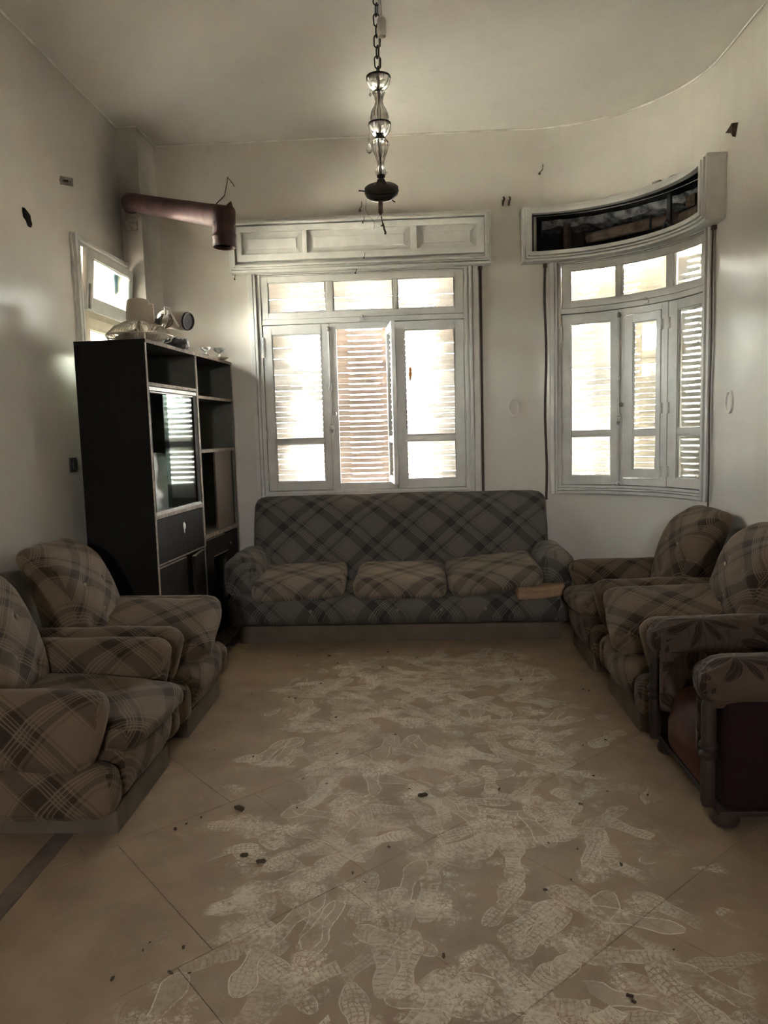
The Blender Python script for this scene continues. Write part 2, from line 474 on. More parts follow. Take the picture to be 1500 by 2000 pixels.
def crystal():
    nt = NT('cut_crystal')
    b = nt.pbsdf((0.86, 0.84, 0.80), 0.12, 0.5, 0.0, None, Transmission_Weight=1.0, IOR=1.5)
    tr = nt.n('BsdfTransparent', {'Color': (0.9, 0.9, 0.88, 1)}).outputs[0]
    return nt.done(nt.n('MixShader', {0: 0.03, 1: b, 2: tr}).outputs[0])


CRYSTAL = crystal()


# ---------------------------------------------------------------- mesh helpers
class MB:
    def __init__(self):
        self.v, self.f, self.uv = [], [], None

    def add(self, vs, fs):
        o = len(self.v)
        self.v += [tuple(p) for p in vs]
        self.f += [tuple(i + o for i in f) for f in fs]
        return self

    def box(self, x0, x1, y0, y1, z0, z1, mt=None):
        p = [(x0, y0, z0), (x1, y0, z0), (x1, y1, z0), (x0, y1, z0), (x0, y0, z1), (x1, y0, z1), (x1, y1, z1), (x0, y1, z1)]
        if mt is not None:
            p = [mt @ Vector(a) for a in p]
        return self.add(p, [(0, 3, 2, 1), (4, 5, 6, 7), (0, 1, 5, 4), (1, 2, 6, 5), (2, 3, 7, 6), (3, 0, 4, 7)])

    def wbox(self, mp, s0, s1, d0, d1, z0, z1, step=0.07):
        curved = getattr(mp, 'curved', False)
        n = max(1, math.ceil((s1 - s0) / step)) if curved else 1
        p, fs = [], []
        for i in range(n + 1):
            s = s0 + (s1 - s0) * i / n
            p += [mp(s, d0, z0), mp(s, d1, z0), mp(s, d1, z1), mp(s, d0, z1)]
        for i in range(n):
            a, b = 4 * i, 4 * i + 4
            for k in range(4):
                k2 = (k + 1) % 4
                fs.append((a + k, a + k2, b + k2, b + k))
        fs += [(3, 2, 1, 0), tuple(4 * n + k for k in range(4))]
        return self.add(p, fs)

    def wframe(self, mp, s0, s1, z0, z1, w, d0, d1, wt=None, wb=None, bottom=True, top=True):
        wt = w if wt is None else wt
        wb = w if wb is None else wb
        zb = z0 + (wb if bottom else 0)
        zt = z1 - (wt if top else 0)
        self.wbox(mp, s0, s0 + w, d0, d1, z0, z1)
        self.wbox(mp, s1 - w, s1, d0, d1, z0, z1)
        if top:
            self.wbox(mp, s0 + w, s1 - w, d0, d1, zt, z1)
        if bottom:
            self.wbox(mp, s0 + w, s1 - w, d0, d1, z0, zb)
        return self

    def prism(self, pts, a0, a1, fn):
        """polygon pts (u,v) extruded from a0 to a1; fn(u,v,a)->xyz"""
        n = len(pts)
        p = [fn(u, v, a0) for u, v in pts] + [fn(u, v, a1) for u, v in pts]
        fs = [(i, (i + 1) % n, n + (i + 1) % n, n + i) for i in range(n)]
        tri = tessellate_polygon([[Vector((u, v, 0)) for u, v in pts]])
        for t in tri:
            fs.append(tuple(t))
            fs.append(tuple(n + i for i in reversed(t)))
        return self.add(p, fs)

    def lathe(self, prof, n=24, mt=None, flute=0, depth=0.0, cap=True):
        p, fs = [], []
        m = len(prof)
        for (r, z) in prof:
            for k in range(n):
                a = 2 * pi * k / n
                rr = r * (1 + (depth * cos(flute * a) if flute else 0))
                p.append((rr * cos(a), rr * sin(a), z))
        if mt is not None:
            p = [mt @ Vector(a) for a in p]
        for j in range(m - 1):
            for k in range(n):
                k2 = (k + 1) % n
                fs.append((j * n + k, j * n + k2, (j + 1) * n + k2, (j + 1) * n + k))
        if cap:
            fs.append(tuple(reversed(range(n))))
            fs.append(tuple((m - 1) * n + k for k in range(n)))
        return self.add(p, fs)

    def tube(self, path, r, n=8, cap=True, closed=False, sx=1.0):
        path = [Vector(a) for a in path]
        m = len(path)
        rs = r if isinstance(r, (list, tuple)) else [r] * m
        p, fs = [], []
        up = None
        for i in range(m):
            if closed:
                t0 = (path[i] - path[i - 1]).normalized()
                t1 = (path[(i + 1) % m] - path[i]).normalized()
            else:
                t0 = (path[i] - path[i - 1]).normalized() if i else (path[1] - path[0]).normalized()
                t1 = (path[i + 1] - path[i]).normalized() if i < m - 1 else t0
            t = (t0 + t1)
            t = t.normalized() if t.length > 1e-6 else t1
            if up is None:
                up = Vector((0, 0, 1)) if abs(t.z) < 0.9 else Vector((1, 0, 0))
            x = up.cross(t)
            if x.length < 1e-4:
                x = Vector((1, 0, 0)).cross(t)
            x.normalize()
            y = t.cross(x)
            up = y
            mit = 1.0 / max(0.5, t.dot(t1))
            for k in range(n):
                a = 2 * pi * k / n
                off = x * (cos(a) * rs[i] * sx) + y * (sin(a) * rs[i])
                # stretch in the bend plane for a true mitre
                bd = (t1 - t0)
                if bd.length > 1e-4:
                    bd.normalize()
                    off += bd * off.dot(bd) * (mit - 1)
                p.append(path[i] + off)
        for i in range(m - 1 if not closed else m):
            i2 = (i + 1) % m
            for k in range(n):
                k2 = (k + 1) % n
                fs.append((i * n + k, i * n + k2, i2 * n + k2, i2 * n + k))
        if cap and not closed:
            fs.append(tuple(reversed(range(n))))
            fs.append(tuple((m - 1) * n + k for k in range(n)))
        return self.add(p, fs)

    def ball(self, c, r, nu=10, nv=6, sq=(1, 1, 1)):
        prof = []
        for j in range(nv + 1):
            a = -pi / 2 + pi * j / nv
            prof.append((max(1e-4, cos(a)) * r, sin(a) * r))
        mt = Matrix.Translation(c) @ Matrix.Diagonal((*sq, 1))
        return self.lathe(prof, nu, mt, cap=False)

    def build(self, name, mat, parent=None, smooth=False, bevel=0.0, uvmode=None, seg=2, sharp=40):
        me = bpy.data.meshes.new(name)
        me.from_pydata(self.v, [], self.f)
        bm = bmesh.new()
        bm.from_mesh(me)
        bmesh.ops.remove_doubles(bm, verts=bm.verts, dist=1e-6)
        bmesh.ops.recalc_face_normals(bm, faces=bm.faces)
        if uvmode:
            uvl = bm.loops.layers.uv.new('UVMap')
            zm = max(v.co.z for v in bm.verts)
            yc = sum(v.co.y for v in bm.verts) / len(bm.verts)
            for f in bm.faces:
                nx, ny, nz = f.normal
                for lp in f.loops:
                    x, y, z = lp.vert.co
                    if uvmode == 'seat':
                        if abs(ny) > max(abs(nx), abs(nz)):
                            uv = (y + (1 if ny > 0 else -1) * (zm - z), x - zm)
                        else:
                            uv = (y, x - z)
                    else:
                        sg = 1 if (ny if abs(ny) > 0.02 else y - yc) > 0 else -1
                        if abs(nx) > max(abs(ny), abs(nz)):
                            uv = (x + (zm - z), y)
                        elif abs(ny) > abs(nz):
                            uv = (x, y + sg * (zm - z))
                        else:
                            uv = (x, y + (1 if y > yc else -1) * (zm - z))
                    lp[uvl].uv = (uv[0] + self.uvoff[0], uv[1] + self.uvoff[1]) if getattr(self, 'uvoff', None) else uv
        bm.to_mesh(me)
        bm.free()
        o = bpy.data.objects.new(name, me)
        COL.objects.link(o)
        me.materials.append(mat)
        if smooth:
            me.shade_smooth()
            if smooth == 'auto':
                try:
                    me.set_sharp_from_angle(angle=radians(sharp))
                except Exception:
                    pass
        if parent is not None:
            o.parent = parent
        if bevel:
            md = o.modifiers.new('bevel', 'BEVEL')
            md.width = bevel
            md.segments = seg
            md.limit_method = 'ANGLE'
            md.angle_limit = radians(35)
        return o


def pad(sx, sy, sz, r, n=12, bulge=(0, 0, 0), fn=None, wr=0.0, seed=0.0, wf=7.0, cx=0, cy=0, cz=0):
    """rounded, puffed upholstery block centred on cx,cy,cz"""
    hx, hy, hz = sx / 2, sy / 2, sz / 2
    mb = MB()
    idx = {}
    vs, fs = [], []

    def grid(t):
        return -cos(pi * t) * 0.55 + (2 * t - 1) * 0.45

    def vert(a, b, c):
        k = (a, b, c)
        if k in idx:
            return idx[k]
        u, v, w = grid(a / n), grid(b / n), grid(c / n)
        x, y, z = u * hx, v * hy, w * hz
        rr = (min(r, hx), min(r, hy), min(r, hz))
        q = Vector((max(-hx + rr[0], min(hx - rr[0], x)), max(-hy + rr[1], min(hy - rr[1], y)), max(-hz + rr[2], min(hz - rr[2], z))))
        d = Vector(((x - q.x) / rr[0], (y - q.y) / rr[1], (z - q.z) / rr[2]))
        if d.length > 1e-6:
            d.normalize()
        x, y, z = q.x + d.x * rr[0], q.y + d.y * rr[1], q.z + d.z * rr[2]
        x += math.copysign(bulge[0], u) * (1 - v * v) * (1 - w * w) * abs(u) ** 2
        y += math.copysign(bulge[1], v) * (1 - u * u) * (1 - w * w) * abs(v) ** 2
        z += math.copysign(bulge[2], w) * (1 - u * u) * (1 - v * v) * abs(w) ** 2
        p = Vector((x, y, z))
        if fn:
            p = Vector(fn(p.x, p.y, p.z, u, v, w))
        if wr:
            nn = noise.noise_vector(p * wf + Vector((seed, seed * 2.1, -seed)))
            n2 = noise.noise_vector(p * wf * 2.7 + Vector((seed * 3, 1, seed)))
            p = p + nn * wr + n2 * wr * 0.4
        idx[k] = len(vs)
        vs.append((p.x + cx, p.y + cy, p.z + cz))
        return idx[k]

    for ax in range(3):
        for side in (0, n):
            for i in range(n):
                for j in range(n):
                    def k(a, b):
                        t = [0, 0, 0]
                        t[ax] = side
                        t[(ax + 1) % 3] = a
                        t[(ax + 2) % 3] = b
                        return vert(*t)
                    q = (k(i, j), k(i + 1, j), k(i + 1, j + 1), k(i, j + 1))
                    fs.append(q if side else tuple(reversed(q)))
    mb.add(vs, fs)
    return mb


def empty(name, loc=(0, 0, 0), rz=0.0, label=None, cat=None, group=None, kind=None, parent=None):
    o = bpy.data.objects.new(name, None)
    COL.objects.link(o)
    o.empty_display_size = 0.1
    o.location = loc
    o.rotation_euler = (0, 0, rz)
    if parent is not None:
        o.parent = parent
    return tag(o, label, cat, group, kind)


def tag(o, label=None, cat=None, group=None, kind=None):
    if label:
        o['label'] = label
    if cat:
        o['category'] = cat
    if group:
        o['group'] = group
    if kind:
        o['kind'] = kind
    return o


def link_copy(o, parent=None, loc=None):
    c = o.copy()
    COL.objects.link(c)
    if parent is not None:
        c.parent = parent
    if loc is not None:
        c.location = loc
    return c


def px2w(x, y, axis, val):
    """photo pixel (1500x2000 frame) on the plane axis=val, used only to place small things where they stand"""
    d = cF + cR * ((x - 750) / 1453.88) - cU * ((y - 1000) / 1453.88)
    o = Vector((0, 0, 1.5))
    t = (val - o[axis]) / d[axis]
    return o + d * t


# ---------------------------------------------------------------- room shell
XL, XR, YB, YR, ZC = -2.169, 1.96, 6.05, -5.0, 3.79
CX, CY, RAD = 0.91, 5.0, 1.05


def W1(s, d, z):
    return (s, YB - d, z)


def W2(s, d, z):
    if s < 0:
        return (CX + s, YB - d, z)
    if s > RAD * pi / 2:
        return (XR - d, CY - (s - RAD * pi / 2), z)
    a = pi / 2 - s / RAD
    return (CX + (RAD - d) * cos(a), CY + (RAD - d) * sin(a), z)


W2.curved = True


def W3(s, d, z):
    return (XL + d, s, z)


def poly_wall(name, mp, outer, holes, mat):
    loops = [[Vector((u, v, 0)) for u, v in outer]] + [[Vector((u, v, 0)) for u, v in h] for h in holes]
    flat = [p for l in loops for p in l]
    tri = tessellate_polygon(loops)
    mb = MB()
    mb.add([mp(p.x, 0, p.y) for p in flat], [tuple(t) for t in tri])
    o = mb.build(name, mat)
    o['kind'] = 'structure'
    return o


def rect(a, b, c, d):
    return [(a, c), (b, c), (b, d), (a, d)]


floor = MB().box(XL - 0.1, XR + 0.1, YR - 0.1, YB + 0.1, -0.12, -0.012).build('floor', GROUT)
tag(floor, 'dusty beige tiled floor covered in white shoe prints', None, None, 'structure')
ceiling = MB().box(XL - 0.1, XR + 0.1, YR - 0.1, YB + 0.1, ZC, ZC + 0.1).build('ceiling', CEIL)
tag(ceiling, 'plain pale grey-white ceiling', None, None, 'structure')
random.seed(4)
hole_pts = []
for k in range(14):
    a = 2 * pi * k / 14
    rr = 1 + random.uniform(-0.28, 0.28)
    hole_pts.append((4.262 + 0.052 * rr * cos(a), 2.756 + 0.05 * rr * sin(a) - 0.10 * (cos(a) * 0.2)))
wall_left = poly_wall('wall_left', W3, rect(YR, YB, -0.1, ZC), [rect(4.83, 5.64, 1.3, 2.765), hole_pts], WALL)
hb = MB()
nh = len(hole_pts)
hv = [W3(u, 0, v) for u, v in hole_pts] + [W3(4.262 + (u - 4.262) * 0.7, -0.06, 2.756 + (v - 2.756) * 0.7) for u, v in hole_pts]
hb.add(hv, [(i, (i + 1) % nh, nh + (i + 1) % nh, nh + i) for i in range(nh)] + [tuple(range(nh, 2 * nh))])
hb.build('broken_hole', CAVITY, wall_left)
wall_back = poly_wall('wall_back', W1, rect(XL, CX, -0.1, ZC), [rect(-1.24, 0.41, 1.02, 2.765)], WALL)
# curved corner wall, gridded in arc length and height, with the window and shutter-box openings left out
sb = [0.0, 0.05, 0.13, 0.215] + [0.215 + (1.49 - 0.215) * i / 24 for i in range(1, 25)] + [1.55, 1.60, RAD * pi / 2]
zb = [-0.1, 0.5, 1.02, 1.6, 2.2, 2.77, 2.85, 3.13, 3.4, ZC]
cw = MB()
cv = [W2(s, 0, z) for s in sb for z in zb]
nz = len(zb)
cf = []
for i in range(len(sb) - 1):
    for j in range(nz - 1):
        sm, zm = (sb[i] + sb[i + 1]) / 2, (zb[j] + zb[j + 1]) / 2
        if 0.215 < sm < 1.49 and 1.02 < zm < 2.77:
            continue
        if 0.05 < sm < 1.60 and 2.85 < zm < 3.13:
            continue
        cf.append((i * nz + j, (i + 1) * nz + j, (i + 1) * nz + j + 1, i * nz + j + 1))
cw.add(cv, cf)
wall_corner = cw.build('wall_corner', WALL, smooth=True)
wall_corner['kind'] = 'structure'


def W4(s, d, z):
    return (XR - d, s, z)


wall_right = poly_wall('wall_right', W4, rect(YR, CY, -0.1, ZC), [], WALL)


def W5(s, d, z):
    return (s, YR + d, z)


wall_rear = poly_wall('wall_rear', W5, rect(XL, XR, -0.1, ZC), [rect(-0.19, 0.19, 2.45, 2.73)], WALL)  # small opening added behind the camera to let in fill light
# chimney breast pilaster in the far left corner
pil = MB().box(XL - 0.02, -2.018, 5.66, YB + 0.02, 0, ZC).build('wall_pilaster', WALL)
pil['kind'] = 'structure'
# thin pale bead where walls meet ceiling
bead = MB()
path = [(XL + 0.006, YR, ZC - 0.006), (XL + 0.006, 5.654, ZC - 0.006), (-2.012, 5.654, ZC - 0.006), (-2.012, YB - 0.006, ZC - 0.006)]
path += [W2(s, 0.006, ZC - 0.006) for s in [i * RAD * pi / 2 / 24 for i in range(25)]] + [(XR - 0.006, YR, ZC - 0.006)]
bead.tube(path, 0.007, 6)
tr1 = bead.build('trim_1', simple('pale_caulk_bead', (0.74, 0.72, 0.66), 0.5))
tr1['kind'] = 'structure'

# floor tiles, laid on the diagonal
TH = radians(42.5)
tv, mv = Vector((cos(TH), sin(TH))), Vector((-sin(TH), cos(TH)))
GAP = 0.0016


def clip(poly, ax, lim, sign):
    out = []
    for i in range(len(poly)):
        a, b = poly[i - 1], poly[i]
        da, db = sign * (a[ax] - lim), sign * (b[ax] - lim)
        if da <= 0 < db or db <= 0 < da:
            t = da / (da - db)
            out.append((a[0] + (b[0] - a[0]) * t, a[1] + (b[1] - a[1]) * t))
        if db <= 0:
            out.append(b)
    return out


def tile_mesh(name, poly, mat, parent, top):
    mb = MB()
    n = len(poly)
    c = (sum(p[0] for p in poly) / n, sum(p[1] for p in poly) / n)
    rings = []
    for (sh, z) in ((0, -0.012), (0, top - 0.0012), (0.0012, top)):
        for p in poly:
            d = Vector((c[0] - p[0], c[1] - p[1]))
            d.normalize()
            rings.append((p[0] + d.x * sh, p[1] + d.y * sh, z))
    fs = []
    for j in range(2):
        for i in range(n):
            i2 = (i + 1) % n
            fs.append((j * n + i, j * n + i2, (j + 1) * n + i2, (j + 1) * n + i))
    fs.append(tuple(2 * n + i for i in range(n)))
    mb.add(rings, fs)
    return mb.build(name, mat, parent)


random.seed(11)
full_tile = None
rows = [(1.916 + 0.761 * k, 0.782 if k != 0 else 0.892) for k in range(-8, 7)]
BX = -1.352
for (m0, t0) in rows:
    for j in range(-14, 16):
        ta, tb = t0 + 0.58 * j + GAP / 2, t0 + 0.58 * (j + 1) - GAP / 2
        ma, mb_ = m0 + GAP / 2, m0 + 0.761 - GAP / 2
        poly = [tuple(tv * a + mv * b) for a, b in ((ta, ma), (tb, ma), (tb, mb_), (ta, mb_))]
        cp = poly
        cl = clip(clip(clip(clip(cp, 0, BX, -1), 0, XR, 1), 1, -1.2, -1), 1, YB, 1)
        if len(cl) < 3:
            continue
        area = abs(sum(cl[i - 1][0] * cl[i][1] - cl[i][0] * cl[i - 1][1] for i in range(len(cl)))) / 2
        if area < 0.004:
            continue
        tile_mesh('tile', cl, FLOOR, floor, random.uniform(-0.0008, 0.0))
# darker border strip and outer tiles along the left wall
y = -1.2
while y < YB - 0.01:
    y2 = min(y + 0.58, YB)
    tile_mesh('border_tile', [(BX - 0.075, y + GAP), (BX - GAP, y + GAP), (BX - GAP, y2), (BX - 0.075, y2)], FLOORB, floor, -0.0004)
    tile_mesh('tile', [(XL, y + GAP), (BX - 0.077, y + GAP), (BX - 0.077, y2), (XL, y2)], FLOOR, floor, -0.0006)
    y = y2
MB().box(XL, XR, YR, -1.2 - GAP, -0.012, -0.0005).build('floor_slab', FLOOR, floor)


# ---------------------------------------------------------------- windows
def sash(name, mp, parent, s0, s1, z0, z1, ps0, ps1, pz0, pz1, mat, glass, mun=None, d0=-0.02, d1=0.018, extra_s=()):
    """glazed leaf: stiles and rails, glazing bead, muntin, panes"""
    f = MB()
    f.wbox(mp, s0, ps0, d0, d1, z0, z1)
    f.wbox(mp, ps1, s1, d0, d1, z0, z1)
    f.wbox(mp, ps0, ps1, d0, d1, z0, pz0)
    f.wbox(mp, ps0, ps1, d0, d1, pz1, z1)
    o = f.build(name, mat, parent, bevel=0.003)
    zs = [pz0] + ([mun[0], mun[1]] if mun else []) + [pz1]
    ss = [ps0]
    for (a, b) in extra_s:
        ss += [a, b]
    ss.append(ps1)
    if mun:
        MB().wbox(mp, ps0, ps1, d0 + 0.006, d1 - 0.004, mun[0], mun[1]).build('muntin', mat, o, bevel=0.004)
    for (a, b) in extra_s:
        MB().wbox(mp, a, b, d0 + 0.004, d1 + 0.002, pz0, pz1).build('mullion', mat, o, bevel=0.006)
    for i in range(0, len(zs), 2):
        for j in range(0, len(ss), 2):
            MB().wbox(mp, ss[j], ss[j + 1], d0 + 0.012, d0 + 0.016, zs[i], zs[i + 1]).build('pane', glass, o)
            bd = MB().wframe(mp, ss[j], ss[j + 1], zs[i], zs[i + 1], 0.008, d0 + 0.016, d1 - 0.006)
            bd.build('glazing_bead', mat, o, bevel=0.003)
    return o


def hinge(mp, parent, s, z, d=0.018, mat=None):
    m = MB()
    for k in (-1, 1):
        p = mp(s, d + 0.006, z + k * 0.022 - 0.018)
        q = mp(s, d + 0.006, z + k * 0.022 + 0.018)
        m.tube([p, q], 0.008, 8)
    m.wbox(mp, s - 0.014, s + 0.014, d - 0.002, d + 0.002, z - 0.036, z + 0.036)
    return m.build('hinge', mat or FRAME, parent, smooth='auto')


def casing(mp, root, s0, s1, z0, z1, wl, wr):
    """stepped moulded casing round the opening"""
    steps = [(0.0, 1.0, 0.006), (0.04, 0.40, 0.030), (0.48, 0.66, 0.042), (0.76, 1.0, 0.026)]
    m = MB()
    for (a, b, d) in steps:
        m.wbox(mp, s0 + wl * a, s0 + wl * b, -0.005, d, z0, z1)
        m.wbox(mp, s1 - wr * b, s1 - wr * a, -0.005, d, z0, z1)
        m.wbox(mp, s0 + wl * b, s1 - wr * b, -0.005, d, z0 + 0.07 * a, z0 + 0.07 * b)
        m.wbox(mp, s0 + wl * b, s1 - wr * b, -0.005, d, z1 - 0.03 * b, z1 - 0.03 * a)
    m.build('casing', FRAME, root, bevel=0.003)


def liner(mp, root, s0, s1, z0, z1, mat, depth=0.32):
    m = MB()
    m.wbox(mp, s0 - 0.03, s0, -depth, 0.0, z0 - 0.03, z1 + 0.03)
    m.wbox(mp, s1, s1 + 0.03, -depth, 0.0, z0 - 0.03, z1 + 0.03)
    m.wbox(mp, s0, s1, -depth, 0.0, z0 - 0.03, z0)
    m.wbox(mp, s0, s1, -depth, 0.0, z1, z1 + 0.03)
    m.build('reveal', mat, root)


def build_window(name, label, mp, c):
    root = empty(name, label=label, kind='structure')
    casing(mp, root, c['cas'][0], c['cas'][1], 0.972, 2.785, c['casw'][0], c['casw'][1])
    fi0, fi1 = c['in']
    liner(mp, root, fi0 - 0.012, fi1 + 0.012, 1.032, 2.755, FRAME)
    # fixed frame: side posts, sill, transom bar, post
    m = MB()
    m.wframe(mp, fi0 - 0.015, fi1 + 0.015, 1.025, 2.765, 0.016, -0.05, 0.012)
    m.wbox(mp, fi0, fi1, -0.05, 0.022, 2.377, 2.418)
    m.build('fixed_frame', FRAME, root, bevel=0.003)
    rb_ = MB()
    lf_ = c['leaf']
    for sx in (lf_[0][0], lf_[1][0], lf_[2][0], lf_[2][1]):
        rb_.wbox(mp, sx - 0.016, sx + 0.016, -0.045, -0.0225, 1.03, 2.40)
    for zx in (1.045, 2.376, 2.42, 2.752):
        rb_.wbox(mp, fi0 - 0.01, fi1 + 0.01, -0.045, -0.0225, zx - 0.014, zx + 0.014)
    rb_.build('rebate_stop', FRAME, root)
    sill = MB().wbox(mp, fi0 - 0.01, fi1 + 0.01, -0.05, 0.034, 1.022, 1.042)
    sill.build('sill', FRAME, root, bevel=0.004)
    tp = c['tp']
    sash('transom_sash', mp, root, fi0 + 0.003, fi1 - 0.003, 2.421, 2.752, tp[0], tp[5], 2.468, 2.704, FRAME, c['tglass'],
         extra_s=((tp[1], tp[2]), (tp[3], tp[4])))
    l, mm, r = c['leaf']
    zt = 2.374
    a = sash('leaf', mp, root, l[0] + 0.003, l[1] - 0.003, 1.048, zt - 0.003, l[2], l[3], 1.114, 2.298, FRAME, GLASS, (1.427, 1.465))
    b = sash('leaf', mp, root, r[0] + 0.003, r[1] - 0.003, 1.048, zt - 0.003, r[2], r[3], 1.114, 2.305, FRAME, c['rglass'], (1.427, 1.470))
    # middle leaf: frame holding a small wicket
    f = MB()
    f.wbox(mp, mm[0], mm[2], -0.02, 0.018, 1.045, zt)
    f.wbox(mp, mm[3], mm[1], -0.02, 0.018, 1.045, zt)
    f.wbox(mp, mm[2], mm[3], -0.02, 0.018, 1.045, 1.100)
    f.wbox(mp, mm[2], mm[3], -0.02, 0.018, 2.325, zt)
    ml = f.build('middle_leaf', FRAME, root, bevel=0.003)
    for z in (1.16, 1.50, 2.16, 2.24) if c.get('lh') else ():
        hinge(mp, a, l[0] + 0.004, z)
    for z in (1.16, 1.62, 2.22):
        hinge(mp, b, c['rh'], z)
    # espagnolette rod with guides, knob and lock plate
    s = c['rod']
    e = MB()
    p = [mp(s, 0.030, 1.05 + i * 0.08) for i in range(17)]
    e.tube(p, 0.007, 8)
    eo = e.build('bolt_rod', FRAME, root, smooth='auto')
    for z in (1.06, 1.55, 1.86, 2.33):
        MB().ball(mp(s, 0.030, z), 0.017, 10, 6, (1, 1, 1.2)).build('rod_guide', STEEL if z > 2 else FRAME, eo, smooth=True)
    pl = MB()
    ring = []
    for k in range(18):
        t = 2 * pi * k / 18
        ring.append((s + 0.02 * cos(t), 1.54 + 0.058 * sin(t)))
    pl.prism(ring, 0.018, 0.034, lambda u, v, d: mp(u, d, v))
    po = pl.build('lock_plate', FRAME, root, bevel=0.003)
    ring2 = [(s + 0.011 * cos(2 * pi * k / 12), 1.54 + 0.040 * sin(2 * pi * k / 12)) for k in range(12)]
    MB().prism(ring2, 0.0342, 0.036, lambda u, v, d: mp(u, d, v)).build('keyhole', BLACKP, po)
    MB().ball(mp(s + 0.03, 0.045, 1.66), 0.017, 12, 8).build('knob', STEEL, root, smooth=True)
    # catches on the transom
    sm = (fi0 + fi1) / 2 + c.get('catch', 0)
    MB().wbox(mp, sm - 0.02, sm + 0.02, 0.02, 0.032, 2.385, 2.408).ball(mp(sm, 0.034, 2.42), 0.012, 8, 6).build('catch', FRAME, root, bevel=0.002)
    return root, ml, mm


win1, ml1, mm1 = build_window('window_1', 'wide flat white timber window behind the sofa, with panelled shutter box above', W1, dict(
    cas=(-1.325, 0.505), casw=(0.10, 0.118), **{'in': (-1.225, 0.387)},
    tp=(-1.168, -0.702, -0.648, -0.166, -0.136, 0.316), tglass=GLASS, rglass=GLASS,
    leaf=((-1.222, -0.684, -1.152, -0.751), (-0.682, -0.168, -0.632, -0.206), (-0.166, 0.384, -0.090, 0.312)),
    rh=0.387, lh=True, rod=-0.690))
win2, ml2, mm2 = build_window('window_2', 'curved white timber window in the rounded corner, its shutter box open', W2, dict(
    cas=(0.147, 1.560), casw=(0.09, 0.095), **{'in': (0.236, 1.466)},
    tp=(0.308, 0.662, 0.704, 1.082, 1.140, 1.430), tglass=GLASS_M, rglass=GLASS_M,
    leaf=((0.239, 0.681, 0.312, 0.628), (0.683, 1.099, 0.726, 1.043), (1.101, 1.463, 1.186, 1.449)),
    rh=1.115, lh=True, rod=0.692, catch=0.06))


# wicket sashes
def W1k(s, d, z):
    # wicket of window 1 stands open into the room; s runs from its hinge, d across its thickness
    ph = radians(98)
    return (-0.222 - s * cos(ph) - d * sin(ph) * -1.0 * -1.0, YB - 0.02 - s * sin(ph) + d * cos(ph) * -1.0, z)


wk = sash('wicket', W1k, win1, 0.0, 0.40, 1.104, 2.321, 0.045, 0.355, 1.15, 2.27, FRAME, GLASS_M, (1.427, 1.462), -0.015, 0.015)
for z in (1.25, 2.15):
    MB().tube([(-0.212, YB - 0.03, z - 0.03), (-0.212, YB - 0.03, z + 0.03)], 0.008, 8).build('hinge', FRAME, wk, smooth='auto')
wk2 = sash('wicket', W2, win2, 0.729, 1.040, 1.104, 2.321, 0.80, 1.004, 1.166, 2.262, FRAME, GLASS_M, (1.427, 1.465), -0.012, 0.024)
for z in (1.16, 1.62, 2.22):
    hinge(W2, wk2, 1.048, z, 0.022)

# shutter box over window 1: stepped frame, three raised panels
bx0, bx1, bz0, bz1 = -1.442, 0.602, 2.775, 3.172
bm_ = MB()
bm_.wbox(W1, bx0 + 0.006, bx1 - 0.006, 0.0, 0.094, bz0 + 0.006, bz1 - 0.006)
box1 = bm_.build('shutter_box', FRAME, win1)
fr = MB()
for (o_, w_, d_) in ((0.0, 0.017, 0.108), (0.021, 0.013, 0.128), (0.038, 0.016, 0.140)):
    fr.wframe(W1, bx0 + o_, bx1 - o_, bz0 + o_ * 0.9, bz1 - o_ * 0.8, w_, 0.0, d_)
fr.build('moulding', FRAME, box1, bevel=0.003)
pf = MB()
pr = [(-1.338, -0.857), (-0.822, -0.020), (0.028, 0.488)]
pa, pb = -1.380, 0.541
pf.wbox(W1, pa, pb, 0.092, 0.128, 2.852, 2.898)
pf.wbox(W1, pa, pb, 0.092, 0.128, 3.072, 3.116)
for a, b in ((pa, pr[0][0]), (pr[0][1], pr[1][0]), (pr[1][1], pr[2][0]), (pr[2][1], pb)):
    pf.wbox(W1, a, b, 0.092, 0.128, 2.898, 3.072)
pf.build('panel_frame', FRAME, box1, bevel=0.004)
for (a, b) in pr:
    q = MB()
    i0, i1 = (a, b, 2.898, 3.072), (a + 0.05, b - 0.05, 2.94, 3.022)
    q.add([W1(i0[0], 0.101, i0[2]), W1(i0[1], 0.101, i0[2]), W1(i0[1], 0.101, i0[3]), W1(i0[0], 0.101, i0[3]),
           W1(i1[0], 0.109, i1[2]), W1(i1[1], 0.109, i1[2]), W1(i1[1], 0.109, i1[3]), W1(i1[0], 0.109, i1[3]),
           W1(i1[0] + .003, 0.1145, i1[2] + .003), W1(i1[1] - .003, 0.1145, i1[2] + .003), W1(i1[1] - .003, 0.1145, i1[3] - .003), W1(i1[0] + .003, 0.1145, i1[3] - .003)],
          [(0, 1, 5, 4), (1, 2, 6, 5), (2, 3, 7, 6), (3, 0, 4, 7), (4, 5, 9, 8), (5, 6, 10, 9), (6, 7, 11, 10), (7, 4, 8, 11), (8, 9, 10, 11)])
    q.build('raised_panel', FRAME, box1)

